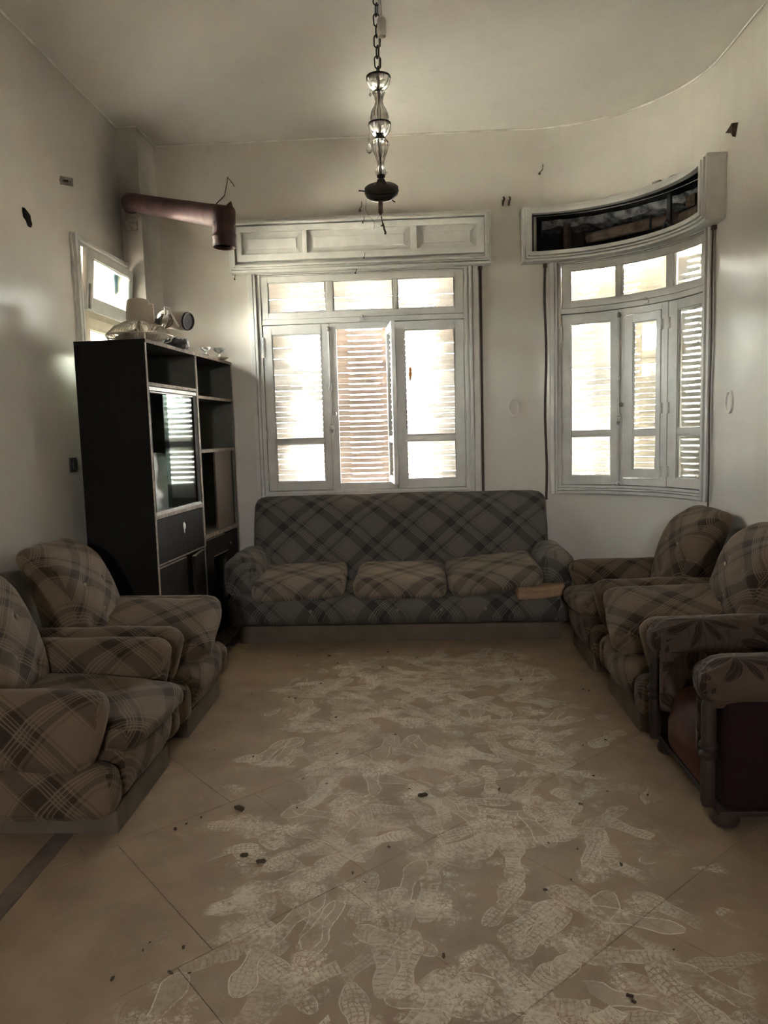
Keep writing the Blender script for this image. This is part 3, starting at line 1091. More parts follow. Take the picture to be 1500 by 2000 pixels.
# open shutter box over window 2
b2 = MB()
s0, s1, z0, z1 = -0.073, 1.722, 2.772, 3.175
b2.wbox(W2, s0, s0 + 0.02, 0.0, 0.118, z0, z1)
b2.wbox(W2, s1 - 0.02, s1, 0.0, 0.118, z0, z1)
b2.wbox(W2, s0, s1, 0.0, 0.118, z0, z0 + 0.02)
b2.wbox(W2, s0, s1, 0.0, 0.118, z1 - 0.02, z1)
box2 = b2.build('shutter_box', FRAME, win2, bevel=0.002)
f2 = MB()
for (o_, w_, d_) in ((0.0, 0.017, 0.126), (0.021, 0.013, 0.140), (0.038, 0.028, 0.152)):
    f2.wframe(W2, s0 + o_, s1 - o_, z0 + o_ * 1.05, z1 - o_ * 0.75, w_, 0.10, d_)
f2.build('moulding', FRAME, box2, bevel=0.003)
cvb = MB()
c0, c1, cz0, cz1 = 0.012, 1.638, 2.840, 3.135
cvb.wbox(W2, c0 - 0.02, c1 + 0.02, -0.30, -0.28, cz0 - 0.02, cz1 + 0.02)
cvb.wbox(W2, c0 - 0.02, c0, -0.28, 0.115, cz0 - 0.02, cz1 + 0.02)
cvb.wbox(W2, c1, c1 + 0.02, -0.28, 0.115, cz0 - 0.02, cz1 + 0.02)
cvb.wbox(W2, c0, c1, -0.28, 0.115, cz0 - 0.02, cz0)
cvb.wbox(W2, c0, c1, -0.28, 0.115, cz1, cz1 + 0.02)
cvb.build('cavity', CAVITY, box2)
# lintel ledge of rough plaster, roller, pulley wheel, iron straps inside the cavity
led = MB()
n = 26
v_, f_ = [], []
for i in range(n + 1):
    s = 0.10 + 1.5 * i / n
    j1, j2 = random.uniform(-0.012, 0.012), random.uniform(-0.012, 0.012)
    v_ += [W2(s, -0.26, 3.125), W2(s, -0.10 + j1, 3.125), W2(s, -0.13 + j2, 3.075 + j1), W2(s, -0.26, 3.05 + j2)]
for i in range(n):
    for k in range(4):
        f_.append((4 * i + k, 4 * i + (k + 1) % 4, 4 * i + 4 + (k + 1) % 4, 4 * i + 4 + k))
led.add(v_, f_).build('plaster_ledge', CAVDUST, box2)
rol = MB()
rp = [Vector(W2(0.42, -0.10, 2.955)), Vector(W2(1.08, -0.13, 2.975))]
rol.tube(rp, 0.042, 14)
rol.tube([Vector(W2(1.12, -0.10, 2.95)), Vector(W2(1.60, -0.10, 2.94))], 0.045, 14)
rol.build('roller', CAVROLL, box2, smooth='auto')
MB().wbox(W2, 0.30, 1.58, -0.22, -0.15, 2.845, 2.90).build('shutter_top_rail', CAVROLL, box2)
whl = MB()
ctr = Vector(W2(0.28, -0.05, 2.97))
ax = (Vector(W2(0.36, -0.05, 2.97)) - ctr).normalized()
rot = ax.to_track_quat('Z', 'Y').to_matrix().to_4x4()
whl.lathe([(0.02, -0.02), (0.105, -0.02), (0.11, -0.012), (0.095, 0), (0.11, 0.012), (0.105, 0.02), (0.02, 0.02)], 28, Matrix.Translation(ctr) @ rot)
whl.build('pulley_wheel', RUST, box2, smooth='auto')
ir = MB()
ir.wbox(W2, 1.06, 1.09, -0.02, 0.0, 2.85, 3.12)
ir.wbox(W2, 0.90, 0.91, -0.04, -0.02, 2.92, 3.02)
ir.tube([W2(1.02, -0.02, 2.90), W2(1.07, 0.01, 2.93), W2(1.12, 0.0, 2.88), W2(1.10, 0.0, 2.86)], 0.014, 8)
ir.build('iron_strap', BLACKP, box2)
MB().wbox(W2, 1.19, 1.27, -0.08, -0.04, 2.99, 3.07).build('iron_plate', RUST, box2)
MB().tube([W2(1.46, 0.03, 3.03), W2(1.44, 0.06, 3.0), W2(1.435, 0.06, 2.93), W2(1.445, 0.06, 2.90), W2(1.42, 0.07, 2.865)], 0.006, 6).build('wire_end', BLACKP, box2, smooth=True)


# ---- left high window
win3 = empty('window_3', label='small high window on left wall, upper sash tilted open above the tall cabinet', kind='structure')
m = MB()
for (a, b, d) in ((0.0, 1.0, 0.016), (0.15, 0.5, 0.034), (0.7, 1.0, 0.03)):
    w = 0.085
    m.wbox(W3, 4.77 + w * a, 4.77 + w * b, 0, d, 1.26, 2.815)
    m.wbox(W3, 5.655 - 0.02 * b, 5.655 - 0.02 * a, 0, d, 1.26, 2.815)
    m.wbox(W3, 4.77 + w * b, 5.655 - 0.02 * b, 0, d, 2.815 - 0.07 * b, 2.815 - 0.07 * a)
m.build('casing', FRAME, win3, bevel=0.003)
liner(W3, win3, 4.85, 5.63, 1.30, 2.75, FRAME3)
fx = MB()
fx.wframe(W3, 4.85, 5.63, 1.30, 2.75, 0.045, -0.05, -0.004)
fx.wbox(W3, 4.85, 5.63, -0.05, 0.012, 2.31, 2.36)
fx.wbox(W3, 4.86, 4.952, -0.05, -0.006, 2.36, 2.74)  # wider member added behind the sash to block light through its gap
fx.build('fixed_frame', FRAME3, win3, bevel=0.003)
MB().wbox(W3, 4.86, 5.62, -0.004, 0.020, 2.25, 2.312).build('transom_rail', FRAME3, win3, bevel=0.003)


def W3t(s, d, z):
    t = radians(5)
    zz = z - 2.35
    return (XL + 0.02 + d * cos(t) + zz * sin(t), s, 2.35 + zz * cos(t) - d * sin(t))


us = sash('tilted_sash', W3t, win3, 4.872, 5.64, 2.352, 2.742, 4.962, 5.575, 2.435, 2.69, FRAME, GLASS_M)
MB().wbox(W3t, 4.888, 4.908, 0.018, 0.03, 2.36, 2.52).build('stay', STEEL, us)
tf = MB()
tp_ = [(5.34, 2.68), (5.48, 2.68), (5.475, 2.545), (5.45, 2.57), (5.425, 2.535), (5.40, 2.52), (5.37, 2.53)]
tf.prism(tp_, -0.016, -0.013, lambda u, v, d: W3t(u, d, v))
tf.build('torn_film', TEAL, us)
sash('lower_sash', W3, win3, 4.868, 5.615, 1.318, 2.25, 4.945, 5.52, 1.98, 2.232, FRAME3, GLASS_M)  # blank panel below the pane shaped to cut light behind the cabinet


# ---- roller shutters outside the glass
def notch_profile(s0, s1, slots, h, notch):
    pts = [(s0, 0.0), (s1, 0.0), (s1, h)]
    for (a, b) in sorted(slots, reverse=True):
        pts += [(b + 0.008, h), (b, h - notch), (a, h - notch), (a - 0.008, h)]
    pts.append((s0, h))
    return pts


def slat_strip(mp, s0, s1, slots, h, notch, d0, d1):
    """slat with raised solid stretches and lower, slotted stretches"""
    st = {s0: h, s1: h}
    for a, b in slots:
        st[a - 0.010], st[a], st[b], st[b + 0.010] = h, h - notch, h - notch, h
    ks = sorted(k for k in st if s0 - 1e-6 <= k <= s1 + 1e-6)
    full = []
    for i in range(len(ks) - 1):
        a, b = ks[i], ks[i + 1]
        nn = max(1, math.ceil((b - a) / 0.06)) if getattr(mp, 'curved', False) else 1
        for q in range(nn):
            t = q / nn
            full.append((a + (b - a) * t, st[a] + (st[b] - st[a]) * t))
    full.append((ks[-1], st[ks[-1]]))
    v, f = [], []
    for (s, hh) in full:
        v += [mp(s, d0, 0), mp(s, d1, 0), mp(s, d1, hh), mp(s, d0, hh)]
    for i in range(len(full) - 1):
        for k in range(4):
            f.append((4 * i + k, 4 * i + (k + 1) % 4, 4 * i + 4 + (k + 1) % 4, 4 * i + 4 + k))
    f += [(3, 2, 1, 0), tuple(4 * (len(full) - 1) + k for k in range(4))]
    return MB().add(v, f)


def shutter(name, label, mp, s0, s1, slots, mat, z0, z1, pitch, seed, gaps, d0, d1, notch=0.0078):
    root = empty(name, mp((s0 + s1) / 2, (d0 + d1) / 2, z0), label=label, cat='shutter')
    inv = Vector(mp((s0 + s1) / 2, (d0 + d1) / 2, z0))
    loc = lambda s, d, z: tuple(Vector(mp(s, d, z + z0)) - inv)
    loc.curved = getattr(mp, 'curved', False) if not hasattr(mp, '__wrapped__') else False

    class F:
        curved = getattr(mp, 'curved', False)

        def __call__(self, s, d, z):
            return loc(s, d, z)
    fn = F()
    protos = []
    rnd = random.Random(seed)
    for k in range(4):
        sl = [(a + rnd.uniform(-0.015, 0.015), b + rnd.uniform(-0.02, 0.02)) for a, b in slots]
        protos.append(slat_strip(fn, s0, s1, sl, pitch - 0.0008, notch + rnd.uniform(-0.002, 0.003), d0, d1))
    objs = [p.build('slat', mat, root) for p in protos]
    n = int((z1 - z0) / pitch)
    off = 0.0
    for i in range(n):
        o = objs[i] if i < 4 else link_copy(objs[rnd.randrange(4)], root)
        if i in gaps:
            off += 0.0022
        o.location = (0, 0, i * pitch + off)
    return root


shutter('roller_shutter', 'lowered tan slatted roller shutter outside the wide flat window', W1, -1.235, 0.398,
        [(-1.026, -0.739), (-0.555, -0.299), (-0.121, 0.184)], SLAT, 1.036, 2.74, 0.0432, 3, {3, 6, 13, 15, 19, 22, 25, 27, 33, 36}, -0.21, -0.198)
# the corner window's shutters: flat slatted leaves either side of a beige post, on a wider radius
sh_l = shutter('roller_shutter', 'buff slatted roller shutter outside the left part of the curved window', W2, 0.228, 0.905,
               [(0.345, 0.465), (0.63, 0.728)], SLAT2, 1.036, 2.74, 0.0440, 5, {5, 14, 21, 30}, -0.21, -0.198)
sh_r = shutter('roller_shutter', 'buff slatted roller shutter outside the right end of the curved window', W2, 0.992, 1.476,
               [(1.065, 1.165)], SLAT2, 1.036, 2.74, 0.0440, 8, {7, 18, 29, 33, 34, 35}, -0.21, -0.198)
ps = MB().wbox(W2, 0.908, 0.988, -0.235, -0.185, 1.033, 2.752)
ps.build('shutter_post', POSTBEIGE, win2, bevel=0.004)

# shutter straps beside the casings
for k, (mp, s, lab, g) in enumerate(((W1, 0.520, 'dark webbing shutter strap hanging right of the wide flat window', 0.535),
                                     (W2, 0.115, 'dark webbing shutter strap hanging left of the curved window', 0.13),
                                     (W2, 1.575, 'dark webbing shutter strap hanging right of the curved window', 1.59))):
    m = MB()
    n = 14
    v, f = [], []
    for i in range(n + 1):
        z = 0.93 + (2.775 - 0.93) * i / n
        ds = 0.006 * sin(i * 0.9) if k else 0.0
        v += [mp(s + ds - 0.010, 0.018, z), mp(s + ds + 0.010, 0.018, z), mp(s + ds + 0.010, 0.021, z), mp(s + ds - 0.010, 0.021, z)]
    for i in range(n):
        for q in range(4):
            f.append((4 * i + q, 4 * i + (q + 1) % 4, 4 * i + 4 + (q + 1) % 4, 4 * i + 4 + q))
    f += [(3, 2, 1, 0), tuple(4 * n + q for q in range(4))]
    m.add(v, f)
    m.wbox(mp, s - 0.014, s + 0.014, 0.0, 0.026, 2.745, 2.772)
    m.wbox(mp, s - 0.012, s + 0.012, 0.0, 0.022, 0.925, 0.94)
    tag(m.build('shutter_strap', STRAP), lab, 'strap', 'pull straps of the roller shutters')


# oval strap openings in the wall
def oval(mp, s, z, rs, rz, lab):
    root = empty('strap_opening', mp(s, 0, z), label=lab, cat='wall plate', group='oval strap openings in the wall')
    inv = Vector(mp(s, 0, z))
    N = 28
    rim = MB()
    prof = [(1.00, -0.002), (1.0, 0.010), (0.94, 0.016), (0.86, 0.012), (0.82, 0.001)]
    v, f = [], []
    for (k, d) in prof:
        for i in range(N):
            a = 2 * pi * i / N
            v.append(Vector(mp(s + rs * k * cos(a), d, z + rz * k * sin(a))) - inv)
    for j in range(len(prof) - 1):
        for i in range(N):
            f.append((j * N + i, j * N + (i + 1) % N, (j + 1) * N + (i + 1) % N, (j + 1) * N + i))
    rim.add(v, f)
    rim.build('rim', WHITEP, root, smooth=True)
    v = [Vector(mp(s + rs * 0.84 * cos(2 * pi * i / N), 0.003, z + rz * 0.84 * sin(2 * pi * i / N))) - inv for i in range(N)]
    MB().add(v, [tuple(range(N))]).build('back_plate', WALL, root)


oval(W1, 0.772, 1.668, 0.042, 0.070, 'cream oval strap opening in the wall between the two windows')
oval(W4, 4.80, 1.63, 0.050, 0.072, 'white rimmed oval strap opening in the right wall beside the curved window')


# ---------------------------------------------------------------- upholstery
def button_at(root, p, r=0.014):
    return MB().ball(p, r, 10, 6, (0.6, 1, 1)).build('button', BUTTON, root, smooth=True)


def arm_block(y, zt=0.585, side=1, x0=-0.80, x1=0.02, seed=0.0):
    """padded arm: rounded top, front end narrowing to a point at its foot"""
    L = x1 - x0

    def fn(x, yy, z, u, v, w):
        t = max(0.0, (z + 0.145) / 0.29)
        front = max(0.0, u)
        x -= front * max(0, 1 - t) ** 1.4 * 0.085
        yy *= 0.78 + 0.22 * min(1, t * 1.6)
        z -= max(0, -w) * front * 0.03
        return (x, yy, z)
    return pad(L, 0.165, 0.30, 0.075, 14, (0.012, 0.012, 0.006), fn, 0.006, seed, 6.0, (x0 + x1) / 2, y, zt - 0.15)


def armchair(name, label, loc, rz, mat, cush, seed):
    """local +x is the front; origin on the floor at the front of the plinth"""
    root = empty(name, loc, rz, label, 'armchair', 'plaid velour armchairs')
    MB().box(-0.80, 0.0, -0.293, 0.293, 0.0, 0.108).build('plinth', PLINTH, root, bevel=0.004)

    def bf(x, y, z, u, v, w):
        if u > 0.5 and w < 0:
            x -= 0.02 * -w
        return (x, y, z)
    b = pad(0.84, 0.585, 0.235, 0.06, 14, (0.03, 0.01, 0.0), bf, 0.008, seed, 9.0, -0.385, 0, 0.108 + 0.1175)
    b.uvoff = (seed * 0.37, seed * 0.21)
    bo = b.build('seat_base', mat, root, True, uvmode='seat')
    for s in (-1, 1):
        p = pad(0.82, 0.15, 0.20, 0.055, 12, (0.01, 0.012, 0.01), None, 0.006, seed + s, 8.0, -0.385, s * 0.347, 0.205)
        p.uvoff = (seed * 0.31 + s, 0.1)
        p.build('side_panel', mat, root, True, uvmode='arm')
        a = arm_block(s * 0.350, 0.585, s, seed=seed + 2 * s)
        a.uvoff = (seed * 0.43 + 0.6 * s, seed * 0.11)
        a.build('armrest', mat, root, True, uvmode='arm')

    def kf(x, y, z, u, v, w):
        # lean back and round over the top
        h = (z + 0.31)
        x -= h * 0.285
        x += 0.03 * sin(min(1, max(0, h / 0.62)) * pi)
        if w > 0.3:
            x -= (w - 0.3) ** 2 * 0.07
        y *= 1.0 - 0.06 * max(0, w)
        # tufts
        if u > 0.3:
            for (ty, tz) in ((-0.11, 0.10), (0.11, 0.10), (0.0, -0.05), (-0.16, -0.1), (0.16, -0.1)):
                d2 = (y - ty) ** 2 + (z - tz) ** 2
                x -= 0.028 * math.exp(-d2 / 0.0012)
                x += 0.006 * math.exp(-d2 / 0.012)
        return (x, y, z)
    k = pad(0.21, 0.61, 0.62, 0.105, 22, (0.03, 0.0, 0.004), kf, 0.006, seed + 5, 6.0, -0.588, 0, 0.652)
    k.uvoff = (seed * 0.53, seed * 0.29)
    ko = k.build('backrest', mat, root, True, uvmode='seat')
    for (ty, tz) in ((-0.11, 0.10), (0.11, 0.10), (0.0, -0.05)):
        h = tz + 0.31
        button_at(ko, (-0.588 + 0.105 - h * 0.285 + 0.03 * sin(h / 0.62 * pi) + 0.012, ty, 0.655 + tz), 0.013)
    c = pad(0.68, 0.53, 0.125, 0.055, 16, (0.012, 0.01, 0.022), None, 0.009, seed + 9, 7.0)
    c.uvoff = (seed * 0.61, seed * 0.47)
    co = c.build('seat_cushion', mat, root, True, uvmode='seat')
    co.location, co.rotation_euler = cush
    return root


armchair('armchair', 'plaid velour armchair nearest the camera on the left, seat cushion lying flat', (-1.178, 2.946, 0), 0.0, PLAID,
         ((-0.245, 0.0, 0.385), (0, radians(4), radians(-3))), 1.3)
armchair('armchair', 'plaid velour armchair beside the dark cabinet, seat cushion tilted up onto one arm', (-1.184, 3.842, 0), 0.0, PLAID,
         ((-0.28, 0.045, 0.475), (radians(16), radians(3), radians(7))), 4.1)
armchair('armchair', 'plaid velour armchair next to the red armchair, seat cushion tilted up onto one arm', (1.058, 3.876, 0), pi, PLAID,
         ((-0.28, -0.05, 0.485), (radians(-18), radians(3), radians(-9))), 6.7)
armchair('armchair', 'plaid velour armchair under the curved window, nearest the sofa on the right side', (1.05, 4.797, 0), pi, PLAID,
         ((-0.26, 0.0, 0.40), (radians(2), radians(5), radians(3))), 9.2)

# ---- sofa
sofa = empty('sofa', (-0.17, 5.235, 0), -pi / 2, 'long three seat plaid sofa with grey plinth, standing under the wide window', 'sofa')
MB().box(-0.74, 0.0, -1.15, 1.155, 0.0, 0.122).build('plinth', PLINTH, sofa, bevel=0.004)


def sbf(x, y, z, u, v, w):
    if u > 0.5 and w < 0:
        x -= 0.03 * -w
    return (x, y, z)


sbm = pad(0.80, 2.36, 0.24, 0.07, 18, (0.02, 0.01, 0.0), sbf, 0.006, 2.0, 6.0, -0.355, 0.0, 0.122 + 0.12)
sbo = sbm.build('seat_base', PLAID_S, sofa, True, uvmode='seat')
for i in range(5):
    button_at(sbo, (0.068, -0.62 + i * 0.31, 0.245), 0.012)


def skf(x, y, z, u, v, w):
    h = z + 0.36
    x -= h * 0.15
    if w > 0.3:
        x -= (w - 0.3) ** 2 * 0.06
    return (x, y, z)


skm = pad(0.19, 2.33, 0.72, 0.085, 24, (0.02, 0, 0.012), skf, 0.006, 3.3, 4.0, -0.58, 0.01, 0.645)
skm.uvoff = (0.07, 0.02)
skm.build('backrest', PLAID_S, sofa, True, uvmode='seat')
for s in (-1, 1):
    def saf(x, y, z, u, v, w, s=s):
        t = max(0, (z + 0.16) / 0.32)
        x -= max(0, u) * max(0, 1 - t) ** 1.5 * 0.06
        y += s * (t * 0.02)
        return (x, y, z)
    a = pad(0.68, 0.235, 0.33, 0.10, 14, (0.015, 0.015, 0.01), saf, 0.007, 5 + s, 6.0, -0.315, s * 1.13, 0.462)
    a.uvoff = (0.3 * s, 0.13)
    a.build('armrest', PLAID_S, sofa, True, uvmode='arm')
    p = pad(0.70, 0.15, 0.23, 0.06, 10, (0.01, 0.012, 0.01), None, 0.005, 15 + s, 7.0, -0.33, s * 1.165, 0.235)
    p.build('side_panel', PLAID_S, sofa, True, uvmode='arm')
SEATC = [((-0.235, -0.722, 0.41), (radians(2), radians(3), radians(2)), 0.66, 'A'),
         ((-0.225, 0.022, 0.41), (0, radians(3), radians(-1)), 0.655, 'B'),
         ((-0.225, 0.695, 0.447), (radians(6.5), radians(3), radians(1)), 0.66, 'C')]
for i, (lc, rt, w, _) in enumerate(SEATC):
    c = pad(0.62, w, 0.15, 0.055, 16, (0.012, 0.01, 0.018), None, 0.007, 20 + i, 6.0)
    c.uvoff = (0.17 * i + 0.1, 0.23 * i)
    o = c.build('seat_cushion', PLAID_C, sofa, True, uvmode='seat')
    o.location, o.rotation_euler = lc, rt
fo = pad(0.34, 0.33, 0.085, 0.014, 12, (0.004, 0.004, 0.003), lambda x, y, z, u, v, w: (x - (0.012 if abs(w) < 0.25 and u > 0.5 else 0), y, z + 0.02 * max(0, v) + 0.05 * max(0, v) * max(0, -u)), 0.004, 31, 9.0)
foo = fo.build('foam_pad', ORANGE, None, True)
foo.location, foo.rotation_euler = (0.825, 5.325, 0.350), (0, 0, -pi / 2 + 0.08)
tag(foo, 'folded orange tan foam pad poking out from under the sofa cushion', 'foam pad')

# ---- red armchair
red = empty('armchair', (1.09, 3.022, 0), pi, 'dark red armchair with leaf patterned velvet arms and turned wooden posts', 'armchair')
# local: +x front. arms at y = +-0.30
fr_ = pad(0.14, 0.46, 0.30, 0.05, 12, (0.03, 0.0, 0.0), lambda x, y, z, u, v, w: (x - max(0, w) * 0.04, y, z), 0.003, 41, 6.0, -0.06, 0, 0.215)
fr_.build('front_apron', LEATHER, red, True)
MB().box(-0.80, -0.06, -0.27, 0.27, 0.07, 0.30).build('frame', MAROON, red, bevel=0.01)
MB().box(-0.82, 0.012, -0.365, 0.365, 0.055, 0.078).build('base_rail', POSTWOOD, red, bevel=0.006)
for s in (-1, 1):
    sp = pad(0.80, 0.135, 0.44, 0.03, 12, (0.006, 0.008, 0.0), None, 0.003, 45 + s, 5.0, -0.405, s * 0.300, 0.30)
    sp.build('side_panel', MAROON, red, True, uvmode='arm')

    def raf(x, y, z, u, v, w):
        # rolled arm top that pleats in over the post at the front
        if u > 0.55:
            k = (u - 0.55) / 0.45
            z -= 0.012 * k * k
            ang = math.atan2(z, y)
            z += 0.006 * k * cos(ang * 9)
            y += 0.005 * k * sin(ang * 9)
        return (x, y, z)
    ra = pad(0.87, 0.200, 0.17, 0.083, 18, (0.008, 0.012, 0.012), raf, 0.004, 51 + s, 6.0, -0.365, s * 0.287, 0.552)
    ra.uvoff = (0.13 * s, 0.3)
    ra.build('armrest', LEAF, red, True, uvmode='arm')
    # inner drop of the velvet
    dr = pad(0.83, 0.055, 0.36, 0.024, 12, (0.004, 0.004, 0), None, 0.003, 61 + s, 6.0, -0.372, s * 0.218, 0.415)
    dr.uvoff = (0.2, 0.1 * s)
    dr.build('inner_panel', LEAF, red, True, uvmode='arm')
    mt = Matrix.Translation((0.036, s * 0.312, 0.075)) @ Matrix.Diagonal((0.84, 0.84, 0.9, 1))
    post = MB()
    post.lathe([(0.022, 0), (0.030, 0.02), (0.031, 0.19), (0.027, 0.205), (0.038, 0.215), (0.040, 0.228), (0.026, 0.238), (0.026, 0.246), (0.040, 0.256),
                (0.041, 0.270), (0.030, 0.282), (0.032, 0.30), (0.033, 0.43), (0.030, 0.445), (0.022, 0.462), (0.008, 0.472)], 20, mt)
    post.build('post', POSTWOOD, red, smooth='auto')
    for xx in (-0.03, -0.76):
        MB().lathe([(0.026, 0.0), (0.046, 0.012), (0.052, 0.03), (0.044, 0.05), (0.034, 0.06)], 18, Matrix.Translation((xx, s * 0.315, 0))).build('bun_foot', POSTWOOD, red, smooth='auto')
rb = pad(0.20, 0.62, 0.62, 0.07, 14, (0.02, 0, 0.01), lambda x, y, z, u, v, w: (x - (z + 0.3) * 0.22, y, z), 0.004, 71, 5.0, -0.66, 0, 0.63)
rb.build('backrest', LEAF, red, True, uvmode='seat')
rc = pad(0.60, 0.40, 0.14, 0.06, 14, (0.012, 0.01, 0.02), None, 0.006, 75, 6.0)
rco = rc.build('seat_cushion', TANCLOTH, red, True, uvmode='seat')
rco.location, rco.rotation_euler = (-0.37, -0.01, 0.435), (radians(3), radians(3), radians(-5))
rco['label'] = 'stained tan cushion'

# ---------------------------------------------------------------- wall unit
TC = radians(-4.2)
CLOC = (-1.603, 4.415, 0)
cab = empty('wall_unit', CLOC, TC, 'tall black brown display cabinet with open shelves, sliding glass and doors, in left corner', 'cabinet')
CD, CL, CH = 0.443, 1.59, 2.090


def cbox(name, x0, x1, y0, y1, z0, z1, mat, parent=None, bevel=0.0015):
    return MB().box(x0, x1, y0, y1, z0, z1).build(name, mat, parent or cab, bevel=bevel)


def edge(y0, y1, z0, z1, parent=None):
    return MB().box(0.0, 0.003, y0, y1, z0, z1).build('edge_strip', EDGE, parent or cab)


cbox('side_panel', -CD, 0, 0, 0.022, 0.0, CH - 0.022, CARC)
edge(0, 0.022, 0.06, CH - 0.022)
cbox('side_panel', -CD, 0, CL - 0.022, CL, 0.0, CH - 0.022, INNER)
edge(CL - 0.02, CL - 0.002, 0.06, CH - 0.022)
cbox('top_board', -CD, 0.006, 0, CL, CH - 0.022, CH, CARC)
MB().box(0.006, 0.009, 0, CL, CH - 0.022, CH).build('edge_strip', EDGE, cab)
cbox('divider', -CD + 0.02, -0.001, 0.800, 0.835, 0.06, CH - 0.022, INNER)
edge(0.802, 0.833, 0.72, CH - 0.022)
cbox('back_panel', -CD, -CD + 0.008, 0.022, CL - 0.022, 0.06, CH - 0.022, BACKP)
cbox('plinth', -CD + 0.02, -0.03, 0.022, CL - 0.022, 0.0, 0.06, CARC)
# left bay
for z, th in ((1.818, 0.020), (1.008, 0.022), (0.700, 0.018)):
    cbox('shelf', -CD + 0.008, -0.004 if z > 0.8 else -0.03, 0.022, 0.800, z, z + th, INNER if z > 1 else CARC)
    if z > 0.8:
        edge(0.022, 0.800, z, z + th)
trk = MB()
trk.box(-0.05, 0.002, 0.03, 0.795, 1.790, 1.812)
trk.box(-0.05, -0.004, 0.03, 0.795, 1.778, 1.786)
trk.build('upper_track', ALU, cab, bevel=0.001)
trk = MB()
trk.box(-0.05, 0.002, 0.03, 0.795, 1.030, 1.042)
trk.box(-0.05, -0.004, 0.03, 0.795, 1.042, 1.050)
trk.build('lower_track', ALU, cab, bevel=0.001)
MB().box(-0.05, -0.002, 0.026, 0.044, 1.05, 1.80).build('door_stile', FACE, cab, bevel=0.002)
MB().box(-0.05, -0.002, 0.74, 0.798, 1.05, 1.80).build('door_stile', FACE, cab, bevel=0.002)
MB().box(-0.014, -0.010, 0.315, 0.735, 1.046, 1.784).build('sliding_glass', GLASS_C, cab)
MB().box(-0.034, -0.030, 0.300, 0.720, 1.046, 1.784).build('sliding_glass', GLASS_C, cab)
fl = cbox('drop_flap', -0.02, 0.0, 0.028, 0.797, 0.727, 1.002, FACE, bevel=0.002)
MB().box(-0.020, 0.001, 0.028, 0.797, 0.7185, 0.727).build('flap_edge', EDGE, fl)
esc = MB()
esc.lathe([(0.002, 0.0), (0.013, 0.0), (0.016, 0.004), (0.010, 0.010), (0.002, 0.011)], 14,
          Matrix.Translation((0.0, 0.445, 0.915)) @ Matrix.Rotation(pi / 2, 4, 'Y') @ Matrix.Diagonal((1.7, 1, 1, 1)))
esc.lathe([(0.002, 0.0), (0.006, 0.0), (0.007, 0.004), (0.002, 0.006)], 10,
          Matrix.Translation((0.0, 0.447, 0.883)) @ Matrix.Rotation(pi / 2, 4, 'Y') @ Matrix.Diagonal((2.4, 1, 1, 1)))
eo = esc.build('escutcheon', WHITEP, fl, smooth='auto')
eo['label'] = 'pale keyhole escutcheon'
d1 = cbox('door', -0.02, 0.0, 0.030, 0.470, 0.07, 0.700, FACE, bevel=0.002)
MB().box(-0.020, 0.001, 0.030, 0.470, 0.700, 0.704).build('door_edge', EDGE, d1)
# ajar door hinged at the divider
d2 = MB().box(-0.02, 0.0, -0.315, 0.0, 0.07, 0.702).build('door', FACE, cab, bevel=0.002)
d2.location, d2.rotation_euler = (0.0, 0.800, 0), (0, 0, radians(9))
MB().box(-0.019, 0.0, -0.312, -0.002, 0.702, 0.706).build('door_edge', EDGE, d2)
MB().ball((0.006, -0.265, 0.42), 0.009, 8, 6).build('knob', STEEL, d2, smooth=True)
# right bay
for z, th in ((1.775, 0.020), (1.388, 0.024), (0.765, 0.032)):
    cbox('shelf', -CD + 0.008, -0.002, 0.835, CL - 0.022, z, z + th, INNER)
    edge(0.835, CL - 0.022, z, z + th)
MB().box(-0.035, -0.020, 1.175, CL - 0.022, 0.797, 1.388).build('sliding_panel', BROWNP, cab)
MB().box(-0.035, -0.016, 1.560, CL - 0.022, 0.797, 1.388).build('panel_stile', FACE, cab)
MB().box(-0.03, -0.004, 0.836, 0.850, 0.797, 1.388).build('panel_stile', EDGE, cab)
# lower front with a rectangular cut-out
lf = MB()
lf.box(-0.02, 0.0, 0.838, CL - 0.024, 0.62, 0.752)
lf.box(-0.02, 0.0, 0.838, 0.985, 0.07, 0.62)
lf.box(-0.02, 0.0, 1.315, CL - 0.024, 0.07, 0.62)
lf.box(-0.02, 0.0, 0.985, 1.315, 0.07, 0.16)
lfo = lf.build('door', FACE, cab)
MB().box(-0.018, 0.0, 0.838, 1.25, 0.752, 0.757).build('door_edge', EDGE, lfo)
MB().box(-0.018, 0.0015, 0.985, 1.315, 0.612, 0.622).build('cutout_edge', EDGE, lfo)
MB().ball((0.006, 1.36, 0.665), 0.010, 8, 6).build('knob', STEEL, lfo, smooth=True)
# wrapped sheet leaning inside behind the glass
CM = Matrix.Translation(CLOC) @ Matrix.Rotation(TC, 4, 'Z')


def cabw(x, y, z):
    return CM @ Vector((x, y, z))


wrap = MB()
nu, nv = 10, 10
vv, ff = [], []
for i in range(nu + 1):
    for j in range(nv + 1):
        u, v = i / nu, j / nv
        y = 0.135 + 0.33 * u + 0.03 * (1 - v)
        z = 1.032 + 0.385 * v * (1 - 0.05 * u)
        x = -0.058 - 0.03 * v + 0.018 * noise.noise(Vector((u * 5, v * 5, 1.0)))
        vv.append(cabw(x, y, z))
for i in range(nu):
    for j in range(nv):
        a = i * (nv + 1) + j
        ff.append((a, a + nv + 1, a + nv + 2, a + 1))
wrap.add(vv, ff)
wo_ = wrap.build('wrapped_sheet', PAPER, None, True)
sd = wo_.modifiers.new('thickness', 'SOLIDIFY')
sd.thickness = 0.006
tag(wo_, 'crumpled grey plastic wrapped sheet leaning behind the cabinet glass', 'plastic sheet')

